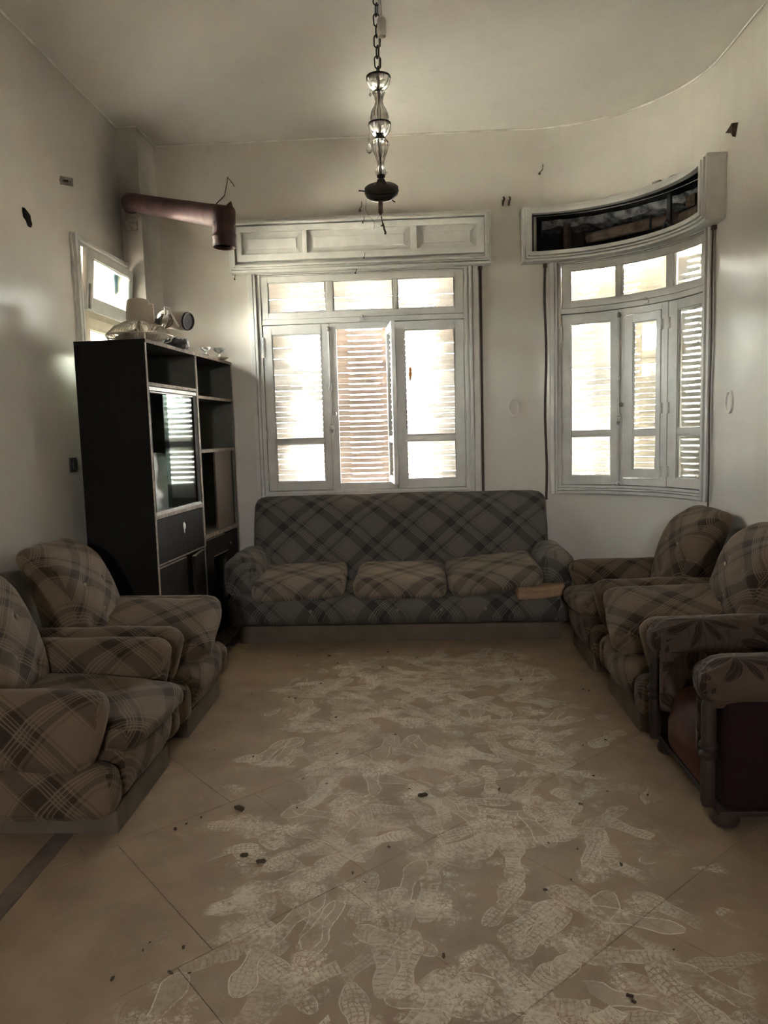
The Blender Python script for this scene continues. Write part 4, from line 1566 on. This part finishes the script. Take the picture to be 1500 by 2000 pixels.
# ---- things on the cabinet
TOPZ = CH
fan = empty('table_fan', (-1.745, 4.735, TOPZ), 0.3, 'cream electric fan head lying face down on top of the tall cabinet', 'fan')
fz0 = 0.004
cage = MB()
R_ = 0.205
for k in range(56):
    a = 2 * pi * k / 64
    pts = []
    for t, zz in ((0.16, 0.148), (0.45, 0.142), (0.75, 0.112), (0.95, 0.072), (1.0, 0.055)):
        pts.append((R_ * t * cos(a), R_ * t * sin(a), zz))
    cage.tube(pts, 0.0016, 4, cap=False)
    pts = [(R_ * t * cos(a), R_ * t * sin(a), zz) for t, zz in ((1.0, 0.055), (0.93, 0.03), (0.7, 0.012), (0.4, 0.005), (0.15, 0.004))]
    cage.tube(pts, 0.0016, 4, cap=False)
co_ = cage.build('grille_wires', CREAM, fan, True)
co_['kind'] = 'stuff'
for t, zz, rr in ((1.0, 0.055, 0.0045), (0.75, 0.113, 0.002), (0.45, 0.143, 0.002), (0.7, 0.011, 0.002), (0.4, 0.004, 0.002)):
    MB().tube([(R_ * t * cos(2 * pi * k / 40), R_ * t * sin(2 * pi * k / 40), zz) for k in range(40)], rr, 6, closed=True).build('grille_ring', CREAM, fan, True)
MB().lathe([(0.05, 0.143), (0.074, 0.145), (0.076, 0.16), (0.073, 0.265), (0.066, 0.280), (0.045, 0.288), (0.01, 0.29)], 28).build('motor_housing', CREAM, fan, smooth='auto')
MB().box(0.055, 0.098, -0.035, 0.035, 0.15, 0.255).build('pivot_block', CREAM, fan, bevel=0.008)
for k in range(3):
    bl = MB()
    v, f = [], []
    for i in range(7):
        for j in range(4):
            a = 2 * pi * k / 3 + (i - 3) * 0.18
            r = 0.035 + (R_ - 0.06) * j / 3
            v.append((r * cos(a), r * sin(a), 0.055 + 0.009 * (i - 3)))
    for i in range(6):
        for j in range(3):
            f.append((i * 4 + j, i * 4 + j + 1, i * 4 + j + 5, i * 4 + j + 4))
    bo = bl.add(v, f).build('blade', CREAM, fan, True)
    md = bo.modifiers.new('thickness', 'SOLIDIFY')
    md.thickness = 0.003
MB().lathe([(0.035, 0.03), (0.038, 0.04), (0.035, 0.09), (0.01, 0.143)], 16).build('hub', CREAM, fan, smooth='auto')

cyl = empty('motor_drum', (-1.548, 4.895, 2.262), 0, 'cream cylinder with dark open end lying on the fan grille, wrapped in cable', 'appliance')
dv = Vector((0.90, -0.36, -0.15)).normalized()
mt = dv.to_track_quat('Z', 'Y').to_matrix().to_4x4()
MB().lathe([(0.02, -0.13), (0.050, -0.125), (0.058, -0.11), (0.060, 0.075), (0.056, 0.08)], 26, mt, cap=True).build('drum', CREAM, cyl, smooth='auto')
MB().lathe([(0.0565, 0.078), (0.060, 0.082), (0.056, 0.094), (0.048, 0.090), (0.046, 0.084), (0.002, 0.082)], 26, mt, cap=False).build('end_cap', BLACKP, cyl, smooth='auto')
rnd = random.Random(2)
cb = MB()
pts = []
for i in range(90):
    a = i * 0.42
    pts.append((-0.085 + 0.045 * cos(a) + rnd.uniform(-.006, .006) + 0.04 * sin(i * 0.09), -0.035 + 0.03 * sin(a * 0.93) + rnd.uniform(-.006, .006), -0.012 + 0.045 * sin(a + i * 0.03)))
cb.tube(pts, 0.0042, 6)
cb.build('cable', CABLE, cyl, True)
MB().tube([(-0.06, -0.05, 0.03), (-0.055, -0.06, 0.075), (-0.03, -0.062, 0.07), (-0.015, -0.06, 0.03), (0.02, -0.07, -0.035), (0.03, -0.075, -0.05)], 0.007, 8).build('cord_loop', WHITEP, cyl, True)
MB().box(-0.135, -0.095, -0.06, -0.02, -0.03, 0.01).build('plug', BLACKP, cyl, bevel=0.006)

bag = pad(0.15, 0.22, 0.05, 0.02, 24, (0, 0, 0.012), lambda x, y, z, u, v, w: (x, y, z * (1 - 0.5 * abs(v)) + 0.012 * abs(math.sin(u * 7 + v * 5)) * max(0, w)), 0.011, 81, 24.0)
bg = bag.build('crumpled_bag', GREYCLOTH, None, 'auto', sharp=25)
bg.location, bg.rotation_euler = (-1.585, 4.98, TOPZ + 0.031), (0, 0, 0.2)
tag(bg, 'crumpled dark grey plastic bag on the cabinet top', 'bag')


def goblet(loc, lab, sc):
    o = MB().lathe([(0.034, 0), (0.034, 0.004), (0.008, 0.010), (0.007, 0.026), (0.013, 0.034), (0.030, 0.044), (0.042, 0.060), (0.043, 0.066), (0.038, 0.065), (0.02, 0.046), (0.004, 0.042)],
                   18, Matrix.Diagonal((sc, sc, sc, 1)), 9, 0.06, cap=True).build('glass_dish', CRYSTAL, None, smooth='auto')
    o.location = loc
    tag(o, lab, 'glass dish', 'small glass dishes on the cabinet top')


goblet((-1.52, 5.42, TOPZ), 'smaller footed glass dish on cabinet top nearer the crumpled bag', 0.85)
goblet((-1.50, 5.72, TOPZ + 0.0125), 'larger footed glass dish on a saucer at the far end of cabinet top', 1.05)
o = MB().lathe([(0.05, 0), (0.066, 0.006), (0.07, 0.012), (0.066, 0.012), (0.05, 0.0115), (0.002, 0.0115)], 22).build('saucer', CREAM, None, smooth='auto')
o.location = (-1.50, 5.72, TOPZ)
tag(o, 'small cream saucer under the larger glass dish', 'saucer')

# ---------------------------------------------------------------- stove pipe
pipe = empty('stove_pipe', (-2.078, 5.66, 3.225), 0, 'brown maroon enamelled stove pipe with elbow, jutting from the corner pilaster', 'stove pipe')
A = Vector((0, 0, 0))


def prel(p):
    return Vector(p) - Vector((-2.078, 5.66, 3.225))


p0, p1, p2 = Vector((0, -0.005, 0)), prel((-2.075, 5.52, 3.222)), prel((-1.182, 4.79, 2.868))
p3 = prel((-1.188, 4.785, 2.683))
main = MB()
q = [p0, p0.lerp(p1, 0.55), p1 + (p2 - p1) * 0.03]
# first short bend out of the wall
bend = [p0, Vector((0.002, -0.06, 0)), Vector((0.02, -0.10, -0.004)), Vector((0.055, -0.145, -0.020))]
dirn = (p2 - bend[-1]).normalized()
main.tube(bend + [bend[-1] + dirn * 0.04], [0.062] * 5, 28, cap=False)
main.build('wall_elbow', FLUE, pipe, smooth='auto')
m = MB()
sA = bend[-1] + dirn * 0.02
m.tube([sA, sA.lerp(p2, 0.62)], [0.0625, 0.065], 28, cap=False)
m.build('pipe_section', FLUE, pipe, smooth='auto')
m = MB()
m.tube([sA.lerp(p2, 0.60), sA.lerp(p2, 0.90)], [0.0665, 0.068], 28, cap=False)
m.build('pipe_section', FLUE, pipe, smooth='auto')
m = MB()
dn = (p3 - p2).normalized()
m.tube([sA.lerp(p2, 0.88), p2, p3], [0.070, 0.072, 0.070], 28, cap=False)
el = m.build('elbow', FLUE, pipe, smooth='auto', sharp=50)
md = el.modifiers.new('thickness', 'SOLIDIFY')
md.thickness = 0.003
md.offset = -1
for t in (0.12, 0.16, 0.2):
    MB().tube([p2.lerp(p3, 0.45 + t) + Vector((0.0722 * cos(2 * pi * k / 28), 0.0722 * sin(2 * pi * k / 28), 0)) for k in range(28)], 0.0022, 6, closed=True).build('bead', FLUE, el, True)
MB().lathe([(0.066, 0.15), (0.066, 0.02), (0.03, 0.14)], 20, Matrix.Translation(p3), cap=False).build('sooty_inside', SOOT, el, True)
fin = MB()
cor = p2 + (Vector((dirn.x, dirn.y, 0)).normalized()) * 0.06 + Vector((0, 0, 0.062))
fin.tube([cor - Vector((0.05, -0.04, 0.02)), cor + Vector((0.012, -0.008, 0.008)), cor + Vector((0.026, -0.016, -0.03))], [0.012, 0.008, 0.003], 8)
fin.build('mitre_lip', FLUE, el, True)
fo_ = MB().lathe([(0.063, -0.004), (0.084, -0.004), (0.090, 0.004), (0.086, 0.018), (0.068, 0.024), (0.063, 0.02)], 30, Matrix.Rotation(pi / 2, 4, 'X'), cap=False)
fo_.build('collar', FLANGE, pipe, smooth='auto')
MB().box(-0.055, 0.03, -0.02, 0.0, -0.175, -0.115).box(-0.04, 0.012, -0.024, -0.02, -0.165, -0.125).build('cleanout_cover', FLANGE, pipe, bevel=0.004)
# hanger wire from a wall nail down to the pipe
hk = MB()
top = Vector((-1.40, 6.05, 3.46))
pe = Vector((-2.078, 5.66, 3.225)) + sA.lerp(p2, 0.93) + Vector((0, 0, 0.075))
hk.tube([top, top + Vector((0.0, -0.05, 0.005)), top + Vector((-0.035, -0.06, 0.05)), top + Vector((-0.04, -0.07, 0.0)), pe + (top - pe) * 0.4, pe], 0.0035, 6)
tag(hk.build('hanger_wire', RUST, None, True), 'thin bent wire from a wall nail holding up the stove pipe', 'wire')

# ---------------------------------------------------------------- chandelier
CHX, CHY = -0.131, 3.3
ch = empty('chandelier', (CHX, CHY, ZC), 0, 'stripped crystal chandelier stem with dark round hub hanging from a chain', 'chandelier')


def zc(z):
    return z - ZC


MB().lathe([(0.002, 0), (0.06, 0), (0.062, -0.012), (0.045, -0.03), (0.012, -0.045), (0.01, -0.06), (0.002, -0.06)], 24).build('ceiling_rose', DARKM, ch, smooth='auto')
proto = None
z = -0.06
i = 0
while z > zc(3.00):
    L, wd = 0.050, 0.0135
    pts = []
    for k in range(16):
        a = 2 * pi * k / 16
        pts.append((wd * cos(a), 0, (L / 2 - wd) * (1 if sin(a) >= 0 else -1) + wd * sin(a)))
    if proto is None:
        proto = MB().tube(pts, 0.0030, 6, closed=True).build('chain_link', DARKM, ch, True)
        o = proto
    else:
        o = link_copy(proto, ch)
    o.location = (-0.001 * i * 0.1, 0, z - L / 2)
    o.rotation_euler = (0, 0.05 * sin(i), (pi / 2 if i % 2 else 0) + 0.35)
    z -= L - 0.0085
    i += 1
MB().tube([(0.014, 0, -0.03), (0.013, 0.005, -0.4), (0.004, 0, zc(2.99))], 0.0028, 6).build('flex_cord', STEEL, ch, True)


def lpart(name, prof, mat, fl=0, dp=0.0, n=36):
    return MB().lathe([(r, zc(z)) for r, z in prof], n, None, fl, dp).build(name, mat, ch, smooth='auto', sharp=50)


lpart('crystal_bowl', [(0.012, 2.925), (0.028, 2.930), (0.044, 2.950), (0.0495, 2.975), (0.050, 2.982), (0.046, 2.982), (0.04, 2.962), (0.02, 2.945), (0.004, 2.942)], CRYSTAL, 12, 0.05)
lpart('bowl_rim', [(0.046, 2.978), (0.051, 2.979), (0.051, 2.985), (0.046, 2.985)], DARKM)
lpart('crystal_baluster', [(0.014, 2.796), (0.033, 2.80), (0.037, 2.822), (0.033, 2.846), (0.020, 2.868), (0.015, 2.885), (0.018, 2.905), (0.027, 2.920), (0.026, 2.926), (0.012, 2.928)], CRYSTAL, 12, 0.06)
lpart('crystal_bowl', [(0.012, 2.742), (0.028, 2.748), (0.042, 2.765), (0.0465, 2.788), (0.047, 2.795), (0.043, 2.795), (0.036, 2.776), (0.02, 2.76), (0.004, 2.758)], CRYSTAL, 12, 0.05)
lpart('bowl_rim', [(0.043, 2.791), (0.0480, 2.792), (0.0480, 2.798), (0.043, 2.798)], DARKM)
lpart('collar', [(0.004, 2.752), (0.017, 2.750), (0.018, 2.740), (0.012, 2.735)], DARKM)
lpart('crystal_baluster', [(0.010, 2.585), (0.021, 2.590), (0.0265, 2.600), (0.022, 2.612), (0.014, 2.625), (0.016, 2.65), (0.024, 2.672), (0.034, 2.698), (0.0375, 2.718), (0.030, 2.728), (0.020, 2.732), (0.024, 2.738), (0.012, 2.742)], CRYSTAL, 12, 0.06)
lpart('centre_rod', [(0.0045, 2.56), (0.0045, 3.0)], STEEL, n=10)
lpart('collar', [(0.004, 2.590), (0.017, 2.588), (0.018, 2.580), (0.009, 2.574), (0.007, 2.560)], DARKM)
HT = Matrix.Translation((0.0, 0, zc(2.556))) @ Matrix.Rotation(radians(36), 4, 'X') @ Matrix.Translation((0, 0, -zc(2.556)))


def hpart(name, prof, mat):
    return MB().lathe([(r, zc(z)) for r, z in prof], 36, HT).build(name, mat, ch, smooth='auto', sharp=50)


hpart('hub_cover', [(0.008, 2.572), (0.016, 2.570), (0.019, 2.562), (0.024, 2.552), (0.040, 2.546), (0.066, 2.541), (0.0725, 2.536), (0.070, 2.533)], DARKM)
hpart('hub_bowl', [(0.069, 2.533), (0.073, 2.529), (0.074, 2.520), (0.068, 2.504), (0.050, 2.492), (0.018, 2.487), (0.004, 2.486)], DARKM)
ls = lpart('lower_stem', [(0.004, 2.505), (0.010, 2.500), (0.0105, 2.43), (0.006, 2.424), (0.003, 2.42)], RUST, n=14)
ls.location = (-0.004, -0.016, 0)
MB().tube([(-0.004, 0, zc(2.425)), (0.002, 0, zc(2.39)), (0.004, -0.002, zc(2.385))], 0.003, 6).box(-0.006, 0.008, -0.006, 0.006, zc(2.388), zc(2.378)).tube([(0.006, 0, zc(2.38)), (0.008, 0, zc(2.365)), (0.013, 0.002, zc(2.352)), (0.011, 0, zc(2.345))], 0.0045, 6).build('terminal_wires', DARKM, ch, True)
MB().ball((-0.001, -0.008, zc(2.422)), 0.0045).ball((-0.006, -0.006, zc(2.386)), 0.0055).build('porcelain_bead', WHITEP, ch, True)
MB().tube([(-0.066, 0, zc(2.487)), (-0.070, -0.005, zc(2.45)), (-0.055, -0.005, zc(2.42)), (-0.038, 0, zc(2.405)), (-0.034, 0, zc(2.385)), (-0.036, 0, zc(2.368))], 0.0012, 5).build('loose_wire', STEEL, ch, True)
MB().tube([(-0.004, 0, zc(2.43)), (-0.018, 0, zc(2.415)), (-0.030, -0.004, zc(2.40)), (-0.042, -0.004, zc(2.402))], 0.0012, 5).build('loose_wire', STEEL, ch, True)
MB().tube([(-0.070, -0.02, zc(2.519)), (-0.095, -0.03, zc(2.519))], 0.003, 6).build('arm_stub', DARKM, ch)
MB().tube([(0.045, -0.03, zc(2.475)), (0.058, -0.04, zc(2.464))], 0.003, 6).build('arm_stub', DARKM, ch)
for (x, zz, big) in ((-0.036, 2.925, 0), (-0.046, 2.742, 1)):
    MB().tube([(x, 0, zc(zz + 0.015)), (x, 0, zc(zz - 0.02))], 0.001, 4).build('drop_wire', STEEL, ch)
    MB().ball((x, 0, zc(zz - 0.010)), 0.006, 8, 5).build('crystal_bead', CRYSTAL, ch)
    if big:
        MB().lathe([(0.001, zc(zz - 0.022)), (0.007, zc(zz - 0.03)), (0.013, zc(zz - 0.048)), (0.011, zc(zz - 0.058)), (0.001, zc(zz - 0.066))], 8, Matrix.Translation((x, 0, 0))).build('crystal_drop', CRYSTAL, ch)

# bulb socket on its own flex beside the chain
bs = empty('bulb_socket', (-0.110, 3.26, ZC), 0, 'white porcelain bulb socket hanging on a thin flex beside the chandelier chain', 'bulb socket')
MB().tube([(0, 0, 0), (-0.004, 0, zc(3.5)), (0.0, 0, zc(3.19))], 0.0022, 6).build('flex', STEEL, bs, True)
MB().lathe([(0.004, zc(3.205)), (0.007, zc(3.203)), (0.012, zc(3.195)), (0.018, zc(3.19)), (0.0195, zc(3.18)), (0.0185, zc(3.16)), (0.0195, zc(3.157)), (0.018, zc(3.125)), (0.016, zc(3.122)), (0.015, zc(3.125)), (0.002, zc(3.14))], 22).build('socket_body', WHITEP, bs, smooth='auto')
MB().lathe([(0.002, -0.02), (0.03, -0.012), (0.032, 0)], 16).build('ceiling_plate', WHITEP, bs, smooth='auto')


# ---------------------------------------------------------------- small fittings on the walls
def at(o, label, cat, group=None):
    return tag(o, label, cat, group)


jp = empty('junction_plate', W3(4.70, 0.0, 3.103), -0.85, 'small grey metal junction plate high on the left wall', 'wall plate')
MB().box(0, 0.006, -0.02, 0.075, -0.025, 0.025).build('plate', STEEL, jp, bevel=0.002)
for yy in (-0.004, 0.06):
    MB().ball((0.007, yy, 0.0), 0.009, 8, 6).build('screw', ALU, jp, True)
MB().box(0.006, 0.0085, 0.015, 0.045, -0.006, 0.006).build('slot', DARKM, jp)
sw = empty('wall_outlet', W3(4.585, 0.0, 1.35), 0, 'dark wall outlet on left wall, half hidden behind the tall cabinet', 'outlet')
MB().box(0, 0.012, -0.04, 0.04, -0.045, 0.045).build('outlet_plate', DARKM, sw, bevel=0.003)
MB().box(0.012, 0.022, -0.028, 0.028, -0.03, 0.035).build('outlet_cover', BLACKP, sw, bevel=0.004)

br = empty('curtain_bracket', (0.726, YB, 3.252), 0, 'rusty pair of curtain brackets on wall between the two windows', 'bracket')
for x in (-0.025, 0.02):
    MB().tube([(x, 0, -0.02), (x, -0.03, -0.012), (x + 0.008, -0.045, 0.012), (x + 0.004, -0.03, 0.03)], 0.007, 8).build('hook', RUST, br, True)
MB().box(-0.034, -0.014, -0.004, 0, -0.03, 0.02).build('plate', STEEL, br)
MB().box(0.012, 0.032, -0.004, 0, -0.03, 0.02).build('plate', STEEL, br)


def nail_hook(loc, lab, sc=1.0, rx=0):
    m = MB()
    m.tube([(0, 0, 0), (0, -0.035 * sc, 0.0), (0.012 * sc, -0.045 * sc, 0.01 * sc), (0.015 * sc, -0.04 * sc, 0.04 * sc)], 0.0028 * sc, 6)
    m.ball((0, -0.004 * sc, 0), 0.008 * sc, 8, 6, (1, 0.5, 1))
    o = m.build('wire_hook', RUST, None, True)
    o.location = loc
    o.rotation_euler = (0, 0, rx)
    tag(o, lab, 'hook')


nail_hook(W2(0.075, 0, 3.452), 'bent wire hook on the wall above left end of the open shutter box', 1.3)
nail_hook((-0.412, YB, 3.235), 'small hook on wall just above the panelled shutter box behind the chandelier', 1.3)
nail_hook((-0.385, YB - 0.122, 3.108), 'curtain hook on the top moulding of the panelled shutter box', 1.0)
nail_hook((-0.385, YB - 0.122, 2.845), 'small catch on the lower moulding of the panelled shutter box', 0.8)
nail_hook((-0.46, YB - 0.035, 2.752), 'dark hook on the casing just under the panelled shutter box', 0.9)
nail_hook((-1.43, YB, 2.745), 'small bent nail in wall under left end of the panelled shutter box', 0.8)
# torn wall anchor beyond the curved window
ta = MB()
ta.add([(0, 0.10, 0.03), (0, -0.09, 0.045), (0, -0.045, -0.075), (0, 0.0, -0.01), (-0.03, 0.09, 0.028), (-0.05, -0.085, 0.043), (-0.028, -0.05, -0.07), (-0.035, -0.01, -0.005)],
       [(0, 1, 2, 3), (7, 6, 5, 4), (0, 4, 5, 1), (1, 5, 6, 2), (2, 6, 7, 3), (3, 7, 4, 0)])
o = ta.build('broken_bracket', RUST)
o.location = (XR, 4.84, 3.26)
o.scale = (0.75, 0.75, 0.6)
tag(o, 'torn dark metal bracket high on the right wall past the curved window', 'bracket')
# broken plaster and a wooden plug above the open shutter box
bp = MB()
rnd = random.Random(9)
v, f = [], []
for i in range(13):
    s = 0.80 + 0.36 * i / 12
    h = 0.02 + 0.045 * (i / 12) + rnd.uniform(-0.012, 0.012)
    v += [W2(s, 0, 3.17), W2(s, 0.012 + rnd.uniform(0, .012), 3.172), W2(s, 0.008, 3.17 + h), W2(s, 0, 3.175 + h)]
for i in range(12):
    for q in range(4):
        f.append((4 * i + q, 4 * i + (q + 1) % 4, 4 * i + 4 + (q + 1) % 4, 4 * i + 4 + q))
bp.add(v, f)
bp.wbox(W2, 0.955, 1.02, 0, 0.03, 3.18, 3.225)
o = bp.build('plaster_patch', PLASTER)
tag(o, 'rough broken plaster and wooden plug above the open shutter box', 'plaster patch')
# orange paint chip on the right leaf's glass
ocp = MB().prism([(-0.046, 1.905), (-0.036, 1.94), (-0.034, 1.99), (-0.046, 2.02), (-0.056, 2.0), (-0.06, 1.94), (-0.056, 1.91)], -0.004, -0.002, lambda u, v, d: W1(u, d, v)).build('paint_chip', ORCHIP)
tag(ocp, 'orange paint chip stuck on right leaf glass of the wide window', 'paint chip')
# dark mark / nail hole in the wall by the pilaster
nh_ = MB().ball(px2w(296, 588, 1, YB), 0.008, 8, 5, (1, 0.4, 1.6)).build('wall_nail', BLACKP)
tag(nh_, 'tiny black nail in the back wall beside the corner pilaster', 'nail')


# ---------------------------------------------------------------- crumbs on the floor
rnd = random.Random(21)
protos = []
for k in range(4):
    b = pad(1.0, 0.5, 0.45, 0.2, 4, (0, 0, 0), None, 0.16, 100 + k, 1.7)
    protos.append(b)
meshes = []


def crumb(x, y, L, rz, lab, grp, k):
    if k >= len(meshes):
        o = protos[k].build('dirt_crumb', DEBRIS, None, True)
        meshes.append(o.data)
    else:
        o = bpy.data.objects.new('dirt_crumb', meshes[k])
        COL.objects.link(o)
    o.location = (x, y, 0.19 * L)
    o.scale = (L, L, L * 0.8)
    o.rotation_euler = (0, 0, rz)
    tag(o, lab, 'crumb', grp)


for k, (x, y, L, lab) in enumerate([(-0.752, 2.83, 0.046, 'long dark crumb on floor near the front left armchair'),
                                   (-0.012, 2.935, 0.04, 'dark brown clod with dust trail in the middle of the floor'),
                                   (-0.586, 2.46, 0.035, 'larger of two dark crumbs side by side on the printed floor'),
                                   (-0.655, 2.50, 0.028, 'smaller of two dark crumbs side by side on the printed floor')]):
    crumb(x, y, L, rnd.uniform(-.6, .6), lab, None, k)
for i in range(60):
    x = rnd.uniform(-1.05, 0.95)
    y = rnd.uniform(1.8, 5.0)
    crumb(x, y, rnd.choice((0.008, 0.010, 0.012, 0.014, 0.018)), rnd.uniform(0, 6.28), 'dry brown crumb scattered on the dusty floor',
          'dry crumbs scattered over the floor', rnd.randrange(4))

# ---------------------------------------------------------------- what stands outside the windows
gr = MB().box(-40, 40, -40, 60, -4.3, -4.2).build('ground_outside', CONCRETE)
gr['kind'] = 'structure'
